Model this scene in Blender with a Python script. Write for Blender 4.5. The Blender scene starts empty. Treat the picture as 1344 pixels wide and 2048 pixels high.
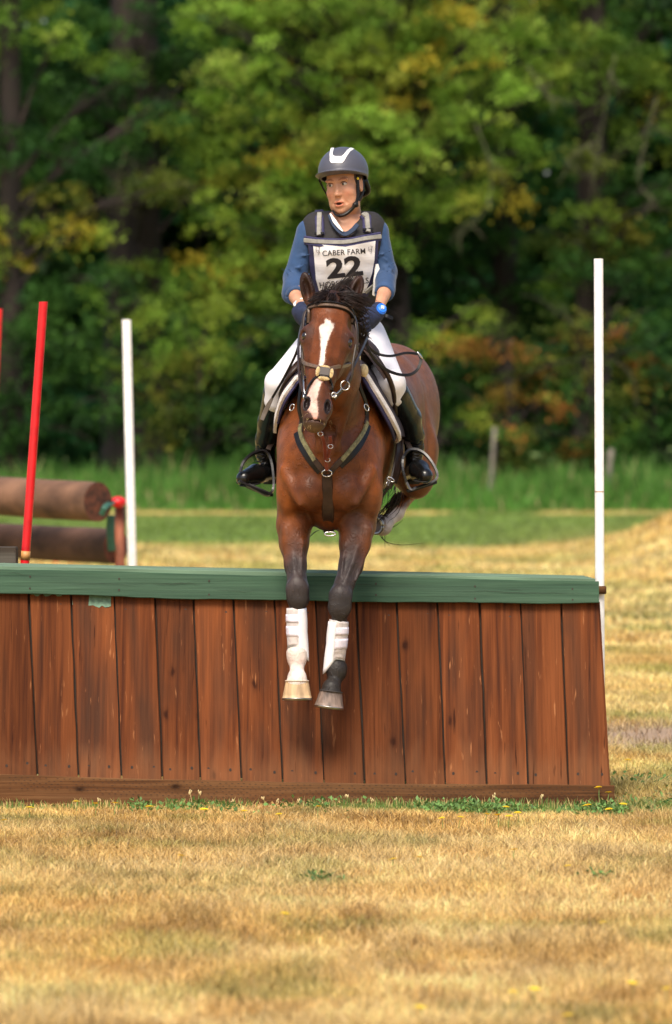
import bpy, bmesh, math, random
import numpy as np
from mathutils import Vector, Matrix, noise as mnoise
from mathutils.bvhtree import BVHTree
from mathutils.geometry import delaunay_2d_cdt

SC = bpy.context.scene
COL = SC.collection
random.seed(7)
RNG = np.random.default_rng(7)

# ------------------------------------------------------------------ camera
F = 11125.0          # focal length in photo pixels (2048 high)
CH, CD = 1.8, 25.0   # camera height, distance from the jump
HZ = 809.0           # horizon row
cam = bpy.data.cameras.new('camera')
cam.sensor_fit = 'VERTICAL'; cam.sensor_height = 36.0; cam.sensor_width = 36.0 * 1344 / 2048
cam.lens = 36.0 * F / 2048
cam.shift_y = -(1024 - HZ) / 2048
cam.clip_start = 0.5; cam.clip_end = 2000
cam.dof.use_dof = True; cam.dof.focus_distance = 24.6
cam.dof.aperture_fstop = cam.lens / 1000 / 0.052
camo = bpy.data.objects.new('camera', cam); COL.objects.link(camo)
camo.location = (0, -CD, CH); camo.rotation_euler = (math.pi / 2, 0, 0)
SC.camera = camo

# ------------------------------------------------------------------ sky and sun
SUN_EL, SUN_AZ = math.radians(54), math.radians(-12)   # azimuth measured from behind the camera, towards the left
sdir = Vector((math.sin(SUN_AZ) * math.cos(SUN_EL), -math.cos(SUN_AZ) * math.cos(SUN_EL), math.sin(SUN_EL)))
W = bpy.data.worlds.new('World'); SC.world = W; W.use_nodes = True
nt = W.node_tree; nt.nodes.clear()
wo = nt.nodes.new('ShaderNodeOutputWorld'); bg = nt.nodes.new('ShaderNodeBackground')
sk = nt.nodes.new('ShaderNodeTexSky'); sk.sky_type = 'NISHITA'; sk.sun_disc = False
sk.sun_elevation = SUN_EL; sk.sun_rotation = math.atan2(sdir.x, sdir.y); sk.air_density = 1.0; sk.dust_density = 4.0; sk.ozone_density = 0.6
bg.inputs[1].default_value = 0.13
nt.links.new(sk.outputs[0], bg.inputs[0]); nt.links.new(bg.outputs[0], wo.inputs[0])
sl = bpy.data.lights.new('sun', 'SUN'); sl.energy = 2.3; sl.angle = math.radians(24); sl.color = (1.0, 0.92, 0.78)
slo = bpy.data.objects.new('sun', sl); COL.objects.link(slo)
slo.rotation_euler = sdir.to_track_quat('Z', 'Y').to_euler()
SC.view_settings.view_transform = 'Standard'; SC.view_settings.look = 'None'
SC.view_settings.gamma = 1.0; SC.view_settings.use_curve_mapping = False
SC.view_settings.exposure = 0.72
SC.cycles.use_denoising = True
SC.cycles.max_bounces = 6; SC.cycles.diffuse_bounces = 3; SC.cycles.transparent_max_bounces = 6

# ------------------------------------------------------------------ helpers
def V(px, py, y):
    d = (y + CD) / F
    return np.array([(px - 672) * d, y, CH - (py - HZ) * d])
def PX(v):
    v = np.atleast_2d(v); d = (v[:, 1] + CD) / F
    return np.stack([v[:, 0] / d + 672, HZ - (v[:, 2] - CH) / d], 1)
def S(px): return px / 445.0
def lin(r, g, b):
    return tuple(((c / 255) / 12.92 if c / 255 <= .04045 else ((c / 255 + .055) / 1.055) ** 2.4) for c in (r, g, b))

def mesh(name, verts, faces, mats=(), parent=None, smooth=True, colors=None, attrs=None, mi=None):
    me = bpy.data.meshes.new(name)
    verts = np.asarray(verts, dtype=np.float32)
    if isinstance(faces, np.ndarray):
        n, k = faces.shape
        me.vertices.add(len(verts)); me.vertices.foreach_set('co', verts.ravel())
        me.loops.add(n * k); me.loops.foreach_set('vertex_index', faces.astype(np.int32).ravel())
        me.polygons.add(n); me.polygons.foreach_set('loop_start', np.arange(0, n * k, k, dtype=np.int32))
        me.update(calc_edges=True)
    else:
        me.from_pydata([tuple(map(float, v)) for v in verts], [], [tuple(map(int, f)) for f in faces]); me.update()
    me.validate()
    if smooth: me.polygons.foreach_set('use_smooth', np.ones(len(me.polygons), dtype=bool))
    for m in (mats if isinstance(mats, (list, tuple)) else [mats]): me.materials.append(m)
    if mi is not None: me.polygons.foreach_set('material_index', np.asarray(mi, dtype=np.int32))
    if colors is not None:
        a = me.color_attributes.new('Col', 'FLOAT_COLOR', 'POINT')
        c = np.ones((len(verts), 4), dtype=np.float32); c[:, :3] = colors; a.data.foreach_set('color', c.ravel())
    for k_, arr in (attrs or {}).items():
        a = me.attributes.new(k_, 'FLOAT', 'POINT'); a.data.foreach_set('value', np.asarray(arr, dtype=np.float32))
    o = bpy.data.objects.new(name, me); COL.objects.link(o)
    if parent is not None: o.parent = parent
    return o
def tag(o, label=None, cat=None, group=None, kind=None):
    if label: o['label'] = label
    if cat: o['category'] = cat
    if group: o['group'] = group
    if kind: o['kind'] = kind
    return o
def thing(name, label, cat, group=None):
    o = bpy.data.objects.new(name, None); COL.objects.link(o); o.empty_display_size = .1
    return tag(o, label, cat, group)
def settle(root, loc):
    """put the Empty of a thing at its base, children keep their world place"""
    root.location = loc
    for ch in root.children: ch.location = ch.location - Vector(loc)

class MB:
    """collects simple shapes into one mesh"""
    def __init__(s): s.v = []; s.f = []; s.m = []; s.n = 0; s.c = []
    def add(s, v, f, m=0, c=None):
        v = np.asarray(v, float); s.v.append(v); s.f += [tuple(i + s.n for i in q) for q in f]; s.m += [m] * len(f); s.n += len(v)
        s.c.append(np.tile(c if c is not None else (1, 1, 1), (len(v), 1)) if c is None or np.ndim(c) == 1 else np.asarray(c))
        return s
    def build_each(s, name, mats, parent=None, smooth=True):
        """every added shape becomes a part of its own"""
        o = None; b = 0; fi = 0; F_ = s.f; j = 0
        for v in s.v:
            e = b + len(v); fs = []
            while j < len(F_) and max(F_[j]) < e: fs.append(tuple(i - b for i in F_[j])); j += 1
            q = mesh(name, v, fs, mats, parent, smooth); o = o or q; b = e
        return o
    def build(s, name, mats, parent=None, smooth=True, color=False):
        return mesh(name, np.concatenate(s.v), s.f, mats, parent, smooth, mi=s.m, colors=np.concatenate(s.c) if color else None)

def cat(pts, n):
    """Catmull-Rom resample of rows"""
    p = np.asarray(pts, float)
    if len(p) == 2: return p[0] + (p[1] - p[0]) * np.linspace(0, 1, n)[:, None]
    q = np.vstack([2 * p[0] - p[1], p, 2 * p[-1] - p[-2]]); m = len(p) - 1
    out = []
    for t in np.linspace(0, m, n):
        i = min(int(t), m - 1); u = t - i; a, b, c, d = q[i:i + 4]
        out.append(.5 * ((2 * b) + (-a + c) * u + (2 * a - 5 * b + 4 * c - d) * u * u + (-a + 3 * b - 3 * c + d) * u ** 3))
    return np.array(out)
def nrm(v): v = np.asarray(v, float); return v / (np.linalg.norm(v) + 1e-12)

def tube(mb, pts, r, n=12, sides=8, m=0, cap=True, ring=False):
    """round tube, r may be a list"""
    P = cat(pts, n); R = np.interp(np.linspace(0, 1, n), np.linspace(0, 1, len(np.atleast_1d(r))), np.atleast_1d(r)) if np.ndim(r) else np.full(n, r)
    T = np.gradient(P, axis=0); up = np.array([0.13, 0.31, 0.94]); vs = []
    for i in range(n):
        t = nrm(T[i]); u = nrm(np.cross(t, up)); w = np.cross(u, t); up = w
        a = np.arange(sides) * 2 * math.pi / sides
        vs.append(P[i] + R[i] * (np.cos(a)[:, None] * u + np.sin(a)[:, None] * w))
    vs = np.concatenate(vs); fs = []
    for i in range(n - 1):
        for j in range(sides):
            k = (j + 1) % sides; fs.append((i * sides + j, (i + 1) * sides + j, (i + 1) * sides + k, i * sides + k))
    if cap: fs.append(tuple(range(sides))); fs.append(tuple((n - 1) * sides + j for j in reversed(range(sides))))
    mb.add(vs, fs, m); return mb
def strap(mb, pts, nors, w, t, n=24, m=0, closed=False):
    """flat strap lying on a surface: centre line, outward normals, width, thickness"""
    P = cat(pts, n); N = cat(nors, n) if len(np.atleast_2d(nors)) > 1 else np.tile(nors, (n, 1))
    Wd = np.interp(np.linspace(0, 1, n), np.linspace(0, 1, len(np.atleast_1d(w))), np.atleast_1d(w)) if np.ndim(w) else np.full(n, w)
    T = np.gradient(P, axis=0); vs = []
    for i in range(n):
        tt = nrm(T[i]); s_ = nrm(np.cross(tt, N[i])); nn = nrm(np.cross(s_, tt)); 
        if nn @ N[i] < 0: nn = -nn
        h = s_ * Wd[i] / 2; c = P[i]; b = h * .82
        vs += [c - h, c - b + nn * t, c + b + nn * t, c + h, c + h - nn * t * .4, c - h - nn * t * .4]
    fs = []
    for i in range(n - 1):
        for j in range(6):
            k = (j + 1) % 6; fs.append((i * 6 + j, (i + 1) * 6 + j, (i + 1) * 6 + k, i * 6 + k))
    fs.append(tuple(range(6))); fs.append(tuple((n - 1) * 6 + j for j in reversed(range(6))))
    mb.add(np.array(vs), fs, m); return mb
def box(mb, c, h, R=None, m=0, col=None, bev=0.0):
    """box of half sizes h round c; a small bevel when bev > 0"""
    h = np.asarray(h, float); R = np.eye(3) if R is None else np.asarray(R)
    if bev <= 0:
        v = np.array([(x, y, z) for x in (-1, 1) for y in (-1, 1) for z in (-1, 1)]) * h
        f = [(0, 1, 3, 2), (4, 6, 7, 5), (0, 4, 5, 1), (2, 3, 7, 6), (0, 2, 6, 4), (1, 5, 7, 3)]
    else:
        bm = bmesh.new(); bmesh.ops.create_cube(bm, size=2)
        for q in bm.verts: q.co = Vector(h * np.array(q.co))
        bmesh.ops.bevel(bm, geom=list(bm.edges), offset=bev, segments=2, affect='EDGES')
        v = np.array([q.co[:] for q in bm.verts]); bm.verts.index_update(); f = [tuple(q.index for q in ff.verts) for ff in bm.faces]; bm.free()
    mb.add(v @ R.T + np.asarray(c), f, m, col); return mb
def ellipsoid(mb, c, r, R=None, m=0, nu=14, nv=10, col=None):
    vs = []; R = np.eye(3) if R is None else np.asarray(R)
    for i in range(nv + 1):
        a = math.pi * i / nv
        for j in range(nu):
            b = 2 * math.pi * j / nu; vs.append((math.sin(a) * math.cos(b), math.sin(a) * math.sin(b), math.cos(a)))
    fs = [(i * nu + j, (i + 1) * nu + j, (i + 1) * nu + (j + 1) % nu, i * nu + (j + 1) % nu) for i in range(nv) for j in range(nu)]
    mb.add((np.array(vs) * np.asarray(r)) @ R.T + np.asarray(c), fs, m, col); return mb
def torus(mb, c, R1, r, ax1, ax2, n=20, sides=6, m=0, a0=0, a1=2 * math.pi):
    a = np.linspace(a0, a1, n); ax1, ax2 = nrm(ax1), nrm(ax2)
    P = np.asarray(c) + (R1 if np.ndim(R1) == 0 else R1[0]) * np.cos(a)[:, None] * ax1 + (R1 if np.ndim(R1) == 0 else R1[1]) * np.sin(a)[:, None] * ax2
    return tube(mb, P, r, n=n, sides=sides, m=m)

# ------------------------------------------------------------------ implicit surfaces
def ell(c, r, R=None):
    c = np.asarray(c, float); r = np.broadcast_to(np.asarray(r, float), (3,)); R = np.eye(3) if R is None else np.asarray(R, float)
    ext = np.sqrt(((R * r) ** 2).sum(1)); m = r.min()
    def f(x, y, z):
        x, y, z = x - c[0], y - c[1], z - c[2]
        s = 0
        for k in range(3):
            q = (x * R[0, k] + y * R[1, k] + z * R[2, k]) / r[k]; s = s + q * q
        return (np.sqrt(s) - 1) * m
    return (c - ext, c + ext, f)
def esec(p0, p1, a0, b0, a1, b1, side=(1, 0, 0)):
    p0, p1 = np.asarray(p0, float), np.asarray(p1, float); L = np.linalg.norm(p1 - p0); A = (p1 - p0) / L
    Sd = np.asarray(side, float); Sd = Sd if abs(nrm(Sd) @ A) < .97 else np.array([0., 1., 0.]); Sd = nrm(Sd - A * (Sd @ A)); T = np.cross(A, Sd); M = max(a0, b0, a1, b1)
    def f(x, y, z):
        x, y, z = x - p0[0], y - p0[1], z - p0[2]
        w = x * A[0] + y * A[1] + z * A[2]; t = np.clip(w / L, 0, 1); t2 = t * t * (3 - 2 * t) * .5 + t * .5
        a = a0 + (a1 - a0) * t2; b = b0 + (b1 - b0) * t2; m = np.minimum(a, b)
        u = x * Sd[0] + y * Sd[1] + z * Sd[2]; v = x * T[0] + y * T[1] + z * T[2]; e = w - t * L
        return (np.sqrt((u / a) ** 2 + (v / b) ** 2 + (e / m) ** 2) - 1) * m
    return (np.minimum(p0, p1) - M, np.maximum(p0, p1) + M, f)
def cone(p0, p1, r0, r1): return esec(p0, p1, r0, r0, r1, r1)
def loft(secs, side=(1, 0, 0), k=.02):
    return [(esec(a[0], b[0], a[1], a[2], b[1], b[2], side), k, 1) for a, b in zip(secs[:-1], secs[1:])]
def limb(pts, rs, k=.012):
    return [(cone(a, b, r0, r1), k, 1) for a, b, r0, r1 in zip(pts[:-1], pts[1:], rs[:-1], rs[1:])]
class Grid:
    def __init__(s, lo, hi, h):
        s.lo = np.asarray(lo, float); s.h = h; s.n = np.ceil((np.asarray(hi) - s.lo) / h).astype(int) + 1
        s.a = np.full(s.n, 5.0, dtype=np.float32); s.ax = [s.lo[i] + np.arange(s.n[i]) * h for i in range(3)]
    def op(s, prim, k=.01, sign=1):
        lo, hi, f = prim; m = 2 * k + 3 * s.h
        i0 = np.clip(np.floor((lo - m - s.lo) / s.h).astype(int), 0, s.n); i1 = np.clip(np.ceil((hi + m - s.lo) / s.h).astype(int) + 1, 0, s.n)
        if (i1 <= i0).any(): return
        sl_ = tuple(slice(a, b) for a, b in zip(i0, i1))
        X = s.ax[0][sl_[0]][:, None, None].astype(np.float32); Y = s.ax[1][sl_[1]][None, :, None].astype(np.float32); Z = s.ax[2][sl_[2]][None, None, :].astype(np.float32)
        d = f(X, Y, Z); a = s.a[sl_]
        if sign > 0:
            h = np.maximum(k - np.abs(a - d), 0) / k; s.a[sl_] = np.minimum(a, d) - h * h * k * .25
        else:
            d = -d; h = np.maximum(k - np.abs(a - d), 0) / k; s.a[sl_] = np.maximum(a, d) + h * h * k * .25
    def run(s, prims):
        for p, k, sg in prims: s.op(p, k, sg)
        return s
    def cut(s, fn):
        """intersect with the half space or field fn(x,y,z) < 0"""
        X, Y, Z = [q.astype(np.float32) for q in np.ix_(*s.ax)]
        s.a = np.maximum(s.a, fn(X, Y, Z).astype(np.float32)); return s
    def net(s, drop=None):
        a = s.a; neg = a < 0; n0 = None
        cnt = np.zeros(np.array(a.shape) - 1, dtype=np.int8)
        for dx in (0, 1):
            for dy in (0, 1):
                for dz in (0, 1): cnt += neg[dx:a.shape[0] - 1 + dx, dy:a.shape[1] - 1 + dy, dz:a.shape[2] - 1 + dz]
        act = (cnt > 0) & (cnt < 8); I = np.stack(np.nonzero(act), 1)
        idx = np.full(act.shape, -1, dtype=np.int32); idx[act] = np.arange(len(I))
        acc = np.zeros((len(I), 3)); w = np.zeros(len(I))
        C = [(x, y, z) for x in (0, 1) for y in (0, 1) for z in (0, 1)]
        for p in C:
            for ax in range(3):
                if p[ax]: continue
                q = list(p); q[ax] = 1
                va = a[I[:, 0] + p[0], I[:, 1] + p[1], I[:, 2] + p[2]]; vb = a[I[:, 0] + q[0], I[:, 1] + q[1], I[:, 2] + q[2]]
                c = (va < 0) != (vb < 0); t = np.where(c, va / np.where(c, va - vb, 1), 0)
                pos = np.array(p, float) + np.outer(t, np.eye(3)[ax]); acc[c] += pos[c]; w += c
        vs = s.lo + (I + acc / w[:, None]) * s.h
        Q = []
        for ax in range(3):
            sa = [slice(None)] * 3; sb = [slice(None)] * 3; sa[ax] = slice(0, -1); sb[ax] = slice(1, None)
            ch = neg[tuple(sa)] != neg[tuple(sb)]; o1, o2 = [i for i in range(3) if i != ax]
            E = np.stack(np.nonzero(ch), 1); E = E[(E[:, o1] > 0) & (E[:, o2] > 0) & (E[:, o1] < a.shape[o1] - 1) & (E[:, o2] < a.shape[o2] - 1)]
            if not len(E): continue
            inside = neg[E[:, 0], E[:, 1], E[:, 2]]
            def g(d1, d2):
                q = E.copy(); q[:, o1] -= d1; q[:, o2] -= d2; return idx[q[:, 0], q[:, 1], q[:, 2]]
            quad = np.stack([g(1, 1), g(0, 1), g(0, 0), g(1, 0)], 1)
            flip = inside if ax != 1 else ~inside
            quad[~flip] = quad[~flip][:, ::-1]; Q.append(quad)
        Q = np.concatenate(Q)
        if drop is not None:
            c = vs[Q].mean(1); Q = Q[~drop(c)]
        used = np.unique(Q); rm = np.full(len(vs), -1); rm[used] = np.arange(len(used))
        return vs[used], rm[Q]
def relax(v, q, it=1, lam=.5):
    for _ in range(it):
        acc = np.zeros_like(v); c = np.zeros(len(v))
        for i in range(4):
            a, b = q[:, i], q[:, (i + 1) % 4]
            for k in range(3): acc[:, k] += np.bincount(a, v[b, k], len(v)) + np.bincount(b, v[a, k], len(v))
            c += np.bincount(a, minlength=len(v)) + np.bincount(b, minlength=len(v))
        v = v + lam * (acc / np.maximum(c, 1)[:, None] - v)
    return v
def bvh_of(v, q): return BVHTree.FromPolygons([tuple(map(float, x)) for x in v], [tuple(map(int, x)) for x in q])
CAMP = Vector((0, -CD, CH))
def hit(bvh, px, py, near=None, ref=None):
    d = Vector(V(px, py, 0) - np.array(CAMP)).normalized()
    if near is None: loc, n, i, t = bvh.ray_cast(CAMP, d)
    else: loc, n, i, t = bvh.ray_cast(CAMP + d * (near + CD), d)
    if loc is None or (ref is not None and loc.y > ref + .22):
        loc, n, i, t = bvh.find_nearest(Vector(V(px, py, hit.y if ref is None else ref)))
        return np.array(loc), np.array(n)
    n = np.array(n)
    if n @ np.array(d) > 0: n = -n
    hit.y = loc.y
    return np.array(loc), n
hit.y = 0
def on(bvh, pts, off=.004, near=None, ref=None):
    """walk photo points over a surface: returns world points and normals"""
    P = []; N = []
    for px, py in pts:
        p, n = hit(bvh, px, py, near, ref); P.append(p + n * off); N.append(n)
    return np.array(P), np.array(N)
def decal(mb, bvh, poly, off, th=.002, step=5.0, m=0, near=None, flat=None):
    """a thin sheet with real thickness cut to the outline poly and laid on a surface"""
    poly = np.array(poly, float); lo, hi = poly.min(0), poly.max(0)
    # densify border
    B = []
    for a, b in zip(poly, np.roll(poly, -1, 0)):
        k = max(1, int(np.hypot(*(b - a)) / step)); B += [a + (b - a) * i / k for i in range(k)]
    nB = len(B)
    def inside(p):
        c = False; j = len(poly) - 1
        for i in range(len(poly)):
            if (poly[i, 1] > p[1]) != (poly[j, 1] > p[1]) and p[0] < (poly[j, 0] - poly[i, 0]) * (p[1] - poly[i, 1]) / (poly[j, 1] - poly[i, 1]) + poly[i, 0]: c = not c
            j = i
        return c
    G = [np.array((x, y)) for x in np.arange(lo[0] + step / 2, hi[0], step) for y in np.arange(lo[1] + step / 2, hi[1], step)]
    Bn = np.array(B); G = [g for g in G if inside(g) and np.min(np.hypot(*(Bn - g).T)) > step * .45]
    vs, es, fs, *_ = delaunay_2d_cdt([Vector(p) for p in B + G], [(i, (i + 1) % nB) for i in range(nB)], [], 1, 1e-5)
    top = []; bot = []
    for v in vs:
        if flat is not None: p, n = flat(v[0], v[1])
        else: p, n = hit(bvh, v[0], v[1], near)
        top.append(p + n * (off + th)); bot.append(p + n * (off - .002))
    k = len(vs); f = []
    for t in fs:
        a = [Vector(vs[i]) for i in t]
        ar = (a[1] - a[0]).cross(a[2] - a[0])
        t = tuple(t) if ar < 0 else tuple(reversed(t))
        f.append(t); f.append(tuple(i + k for i in reversed(t)))
    cntE = {}
    for t in fs:
        for i in range(len(t)):
            e = (t[i], t[(i + 1) % len(t)]); cntE[tuple(sorted(e))] = cntE.get(tuple(sorted(e)), 0) + 1
    for e, c in cntE.items():
        if c == 1: f.append((e[0], e[1], e[1] + k, e[0] + k))
    mb.add(np.array(top + bot), f, m); return mb
def inpoly(P, poly):
    poly = np.array(poly, float); c = np.zeros(len(P), bool); j = len(poly) - 1
    for i in range(len(poly)):
        yi, yj = poly[i, 1], poly[j, 1]
        if yi != yj:
            k = ((yi > P[:, 1]) != (yj > P[:, 1])) & (P[:, 0] < (poly[j, 0] - poly[i, 0]) * (P[:, 1] - yi) / (yj - yi) + poly[i, 0]); c ^= k
        j = i
    return c
def vnoise(P, s, seed=0):
    return np.array([mnoise.noise(Vector((x * s + seed, y * s - seed, z * s + 2 * seed))) for x, y, z in P])
def fnoise(x, y, s, seed=0):
    """fast smooth 2-D value noise on arrays"""
    x = x * s + seed * 17.3; y = y * s - seed * 9.1; xi = np.floor(x).astype(int); yi = np.floor(y).astype(int); u = x - xi; v = y - yi
    u = u * u * (3 - 2 * u); v = v * v * (3 - 2 * v)
    def h(a, b):
        q = (a * 374761393 + b * 668265263 + seed * 1442695) & 0x7fffffff; q = ((q ^ (q >> 13)) * 1274126177) & 0x7fffffff; return (q & 0xffff) / 65535.0
    return (h(xi, yi) * (1 - u) + h(xi + 1, yi) * u) * (1 - v) + (h(xi, yi + 1) * (1 - u) + h(xi + 1, yi + 1) * u) * v

# ------------------------------------------------------------------ materials
def _n(nt, t, **kw):
    n = nt.nodes.new(t)
    for k, v in kw.items(): setattr(n, k, v)
    return n
def mat(name, col, rough=.6, var=.12, scale=30, bump=0, bscale=80, spec=.5, sheen=0, metal=0, attr=False, coat=0, trans=0, stretch=(1, 1, 1), var2=None, sss=0):
    """Principled with a noise-varied base colour; attr=True multiplies by the Col attribute"""
    m = bpy.data.materials.new(name); m.use_nodes = True; nt = m.node_tree; L = nt.links
    b = nt.nodes['Principled BSDF']; b.inputs['Roughness'].default_value = rough; b.inputs['Metallic'].default_value = metal
    b.inputs['Specular IOR Level'].default_value = spec
    if sheen: b.inputs['Sheen Weight'].default_value = sheen; b.inputs['Sheen Roughness'].default_value = .5
    if coat: b.inputs['Coat Weight'].default_value = coat; b.inputs['Coat Roughness'].default_value = .15
    if sss: b.inputs['Subsurface Weight'].default_value = sss; b.inputs['Subsurface Radius'].default_value = (.01, .004, .002)
    tc = _n(nt, 'ShaderNodeTexCoord'); mp = _n(nt, 'ShaderNodeMapping'); mp.inputs['Scale'].default_value = stretch
    L.new(tc.outputs['Object'], mp.inputs[0])
    nz = _n(nt, 'ShaderNodeTexNoise'); nz.inputs['Scale'].default_value = scale; nz.inputs['Detail'].default_value = 5
    L.new(mp.outputs[0], nz.inputs[0])
    r = _n(nt, 'ShaderNodeValToRGB'); c = np.array(col[:3])
    c2 = np.array(var2[:3]) if var2 is not None else np.clip(c * (1 + var * 1.6), 0, 1)
    r.color_ramp.elements[0].color = (*(c * (1 - var * 1.6)), 1); r.color_ramp.elements[0].position = .3
    r.color_ramp.elements[1].color = (*c2, 1); r.color_ramp.elements[1].position = .7
    L.new(nz.outputs[0], r.inputs[0]); out = r.outputs[0]
    if attr:
        at = _n(nt, 'ShaderNodeAttribute', attribute_name='Col'); mx = _n(nt, 'ShaderNodeMix', data_type='RGBA', blend_type='MULTIPLY')
        mx.inputs[0].default_value = 1; L.new(at.outputs[0], mx.inputs[6]); L.new(out, mx.inputs[7]); out = mx.outputs[2]
    L.new(out, b.inputs['Base Color'])
    if bump:
        n2 = _n(nt, 'ShaderNodeTexNoise'); n2.inputs['Scale'].default_value = bscale; n2.inputs['Detail'].default_value = 4; L.new(mp.outputs[0], n2.inputs[0])
        bp = _n(nt, 'ShaderNodeBump'); bp.inputs['Strength'].default_value = bump; bp.inputs['Distance'].default_value = .01
        L.new(n2.outputs[0], bp.inputs['Height']); L.new(bp.outputs[0], b.inputs['Normal'])
    if trans:
        tr = _n(nt, 'ShaderNodeBsdfTranslucent'); ms = _n(nt, 'ShaderNodeMixShader'); ms.inputs[0].default_value = trans
        L.new(out, tr.inputs[0]); L.new(b.outputs[0], ms.inputs[1]); L.new(tr.outputs[0], ms.inputs[2])
        L.new(ms.outputs[0], nt.nodes['Material Output'].inputs[0])
    return m

# ================================================================== GROUND
def gz(x, y):
    """height of the ground"""
    d = (y + CD) / F
    z = .02 * (fnoise(x, y, .8, 3) - .5) * np.clip((y + 8) / 4, .3, 1)
    cx, cy = V(1500, 0, 38)[0], 38.0
    z = z + .80 * np.exp(-(((x - cx) / 1.25) ** 2 + ((y - cy) / 7.0) ** 2))
    return z
def green(x, y):
    """0 straw .. 1 green, where the grass is green in the field"""
    D = y + CD
    g = np.clip((D - 71 + 5 * fnoise(x, y, .25, 5)) / 3.0, 0, 1) * .95          # the lush strip before the trees
    g = np.maximum(g, np.exp(-((D - 87) / 3.0) ** 2) * 0 )
    g = g - .8 * np.exp(-((D - 90.5) / 1.3) ** 2) * (fnoise(x, y, .6, 8) > .35)
    n = fnoise(x, y, 1.1, 6) * .6 + fnoise(x, y, 3.1, 7) * .4
    mid = (D > 26) & (D < 71)
    g = np.where(mid, np.maximum(g, np.clip((n - .40) * 2.2, .08, .6)), g)
    base = np.exp(-((y + .25) / .28) ** 2) * (.35 + .65 * np.clip((x + .4) / .6, 0, 1))      # weeds along the foot of the jump
    g = np.maximum(g, base * (n > .28))
    right = np.exp(-((y - 1.2) / 1.3) ** 2) * (x > 1.1) * .5
    g = np.maximum(g, right * (n + .35))
    mx_ = (x - V(1500, 0, 38)[0]) / 1.25; g = g * (1 - .9 * np.exp(-(mx_ ** 2 + ((y - 38) / 8.0) ** 2) * .5))
    fg = D < 24.6
    g = np.where(fg, np.maximum(g, np.clip((fnoise(x, y, 2.3, 71) * .6 + fnoise(x, y, 7.1, 72) * .4 - .58) * 2.6, 0, .4) + .03), g)
    g = np.maximum(g, fg * (y < -.2) * np.exp(-((y + .9) / .6) ** 2) * np.clip((n - .3) * 1.6, 0, .55) * np.clip(.4 - x, .35, 1))
    return np.clip(g, 0, 1)
def dirt(x, y):
    D = y + CD
    return np.clip(np.exp(-((D - 30.2) / .9) ** 2) * 1.5 * (x > .6) * (fnoise(x, y, 2.5, 11) + .35), 0, 1)
STRAW = np.array([.71, .45, .145]); STRAW2 = np.array([.88, .65, .30]); RUST = np.array([.44, .245, .07]); GRN = np.array([.20, .28, .06]); GRN2 = np.array([.07, .19, .03])
SOIL = np.array([.40, .27, .17])
def gcol(x, y):
    n = fnoise(x, y, 1.7, 1)[:, None]; n2 = fnoise(x, y * .6, 5.0, 2)[:, None]
    c = STRAW * (1 - n) + STRAW2 * n; c = c + (RUST - c) * np.clip((n2 - .6) * 2.2, 0, .8)
    D = (y + CD)[:, None]
    c = np.where(D > 27, c * np.array([1.10, 1.14, 1.12]) , c)
    g = green(x, y)[:, None]; gg = np.where(D > 60, np.array([.17, .28, .05]), GRN); c = c + (gg - c) * g
    d = dirt(x, y)[:, None]; return c + (SOIL - c) * d
xs = np.unique(np.concatenate([np.linspace(-400, -14, 30), np.linspace(-14, 14, 150), np.linspace(14, 400, 30)]))
ys = np.unique(np.concatenate([np.linspace(-60, -12, 12), np.linspace(-12, 8, 160), np.linspace(8, 80, 200), np.linspace(80, 500, 30)]))
GX, GY = np.meshgrid(xs, ys, indexing='ij'); gx, gy = GX.ravel(), GY.ravel()
idx = np.arange(len(gx)).reshape(GX.shape)
q = np.stack([idx[:-1, :-1], idx[1:, :-1], idx[1:, 1:], idx[:-1, 1:]], -1).reshape(-1, 4)
m_ground = mat('field_soil', (1, 1, 1), .95, var=.15, scale=9, bump=.6, bscale=40, attr=True)
tag(mesh('ground', np.stack([gx, gy, gz(gx, gy)], 1), q, m_ground, colors=gcol(gx, gy) * .8), kind='structure')

m_blade = mat('grass_blade', (1, 1, 1), .55, var=.08, scale=3, attr=True, trans=.3, spec=.25)
def blades(name, x, y, h, w, lean, col, base=None, seg=2):
    n = len(x); z = gz(x, y) if base is None else base
    a = RNG.uniform(0, math.pi, n); la = RNG.uniform(0, 2 * math.pi, n); ln = RNG.uniform(.1, 1, n) * lean * h
    dx, dy = np.cos(a) * w / 2, np.sin(a) * w / 2; lx, ly = np.cos(la) * ln, np.sin(la) * ln * .6
    P = np.zeros((n, 5, 3))
    P[:, 0] = np.stack([x - dx, y - dy, z - .01], 1); P[:, 1] = np.stack([x + dx, y + dy, z - .01], 1)
    P[:, 2] = np.stack([x + dx * .8 + lx * .35, y + dy * .8 + ly * .35, z + h * .6], 1); P[:, 3] = np.stack([x - dx * .8 + lx * .35, y - dy * .8 + ly * .35, z + h * .6], 1)
    P[:, 4] = np.stack([x + lx, y + ly, z + h], 1)
    i = np.arange(n)[:, None] * 5
    tri = np.concatenate([i + np.array([0, 1, 2]), i + np.array([0, 2, 3]), i + np.array([3, 2, 4])], 0)
    return mesh(name, P.reshape(-1, 3), tri, m_blade, colors=np.repeat(col, 5, 0), smooth=False)
def scatter(y0, y1, dens, hw=None, extra=.6):
    """random spots over the wedge the camera sees plus a margin"""
    W_ = lambda yy: .0604 * (yy + CD) + extra
    A = (y1 - y0) * 2 * W_(y1); n = int(A * dens); y = RNG.uniform(y0, y1, n); x = RNG.uniform(-1, 1, n) * W_(y1)
    k = np.abs(x) < W_(y); return x[k], y[k]
def in_jump(x, y): return (x < 2.0 / 1.0 * .0 + 1.26) & (y > -.02) & (y < 1.05)
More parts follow.
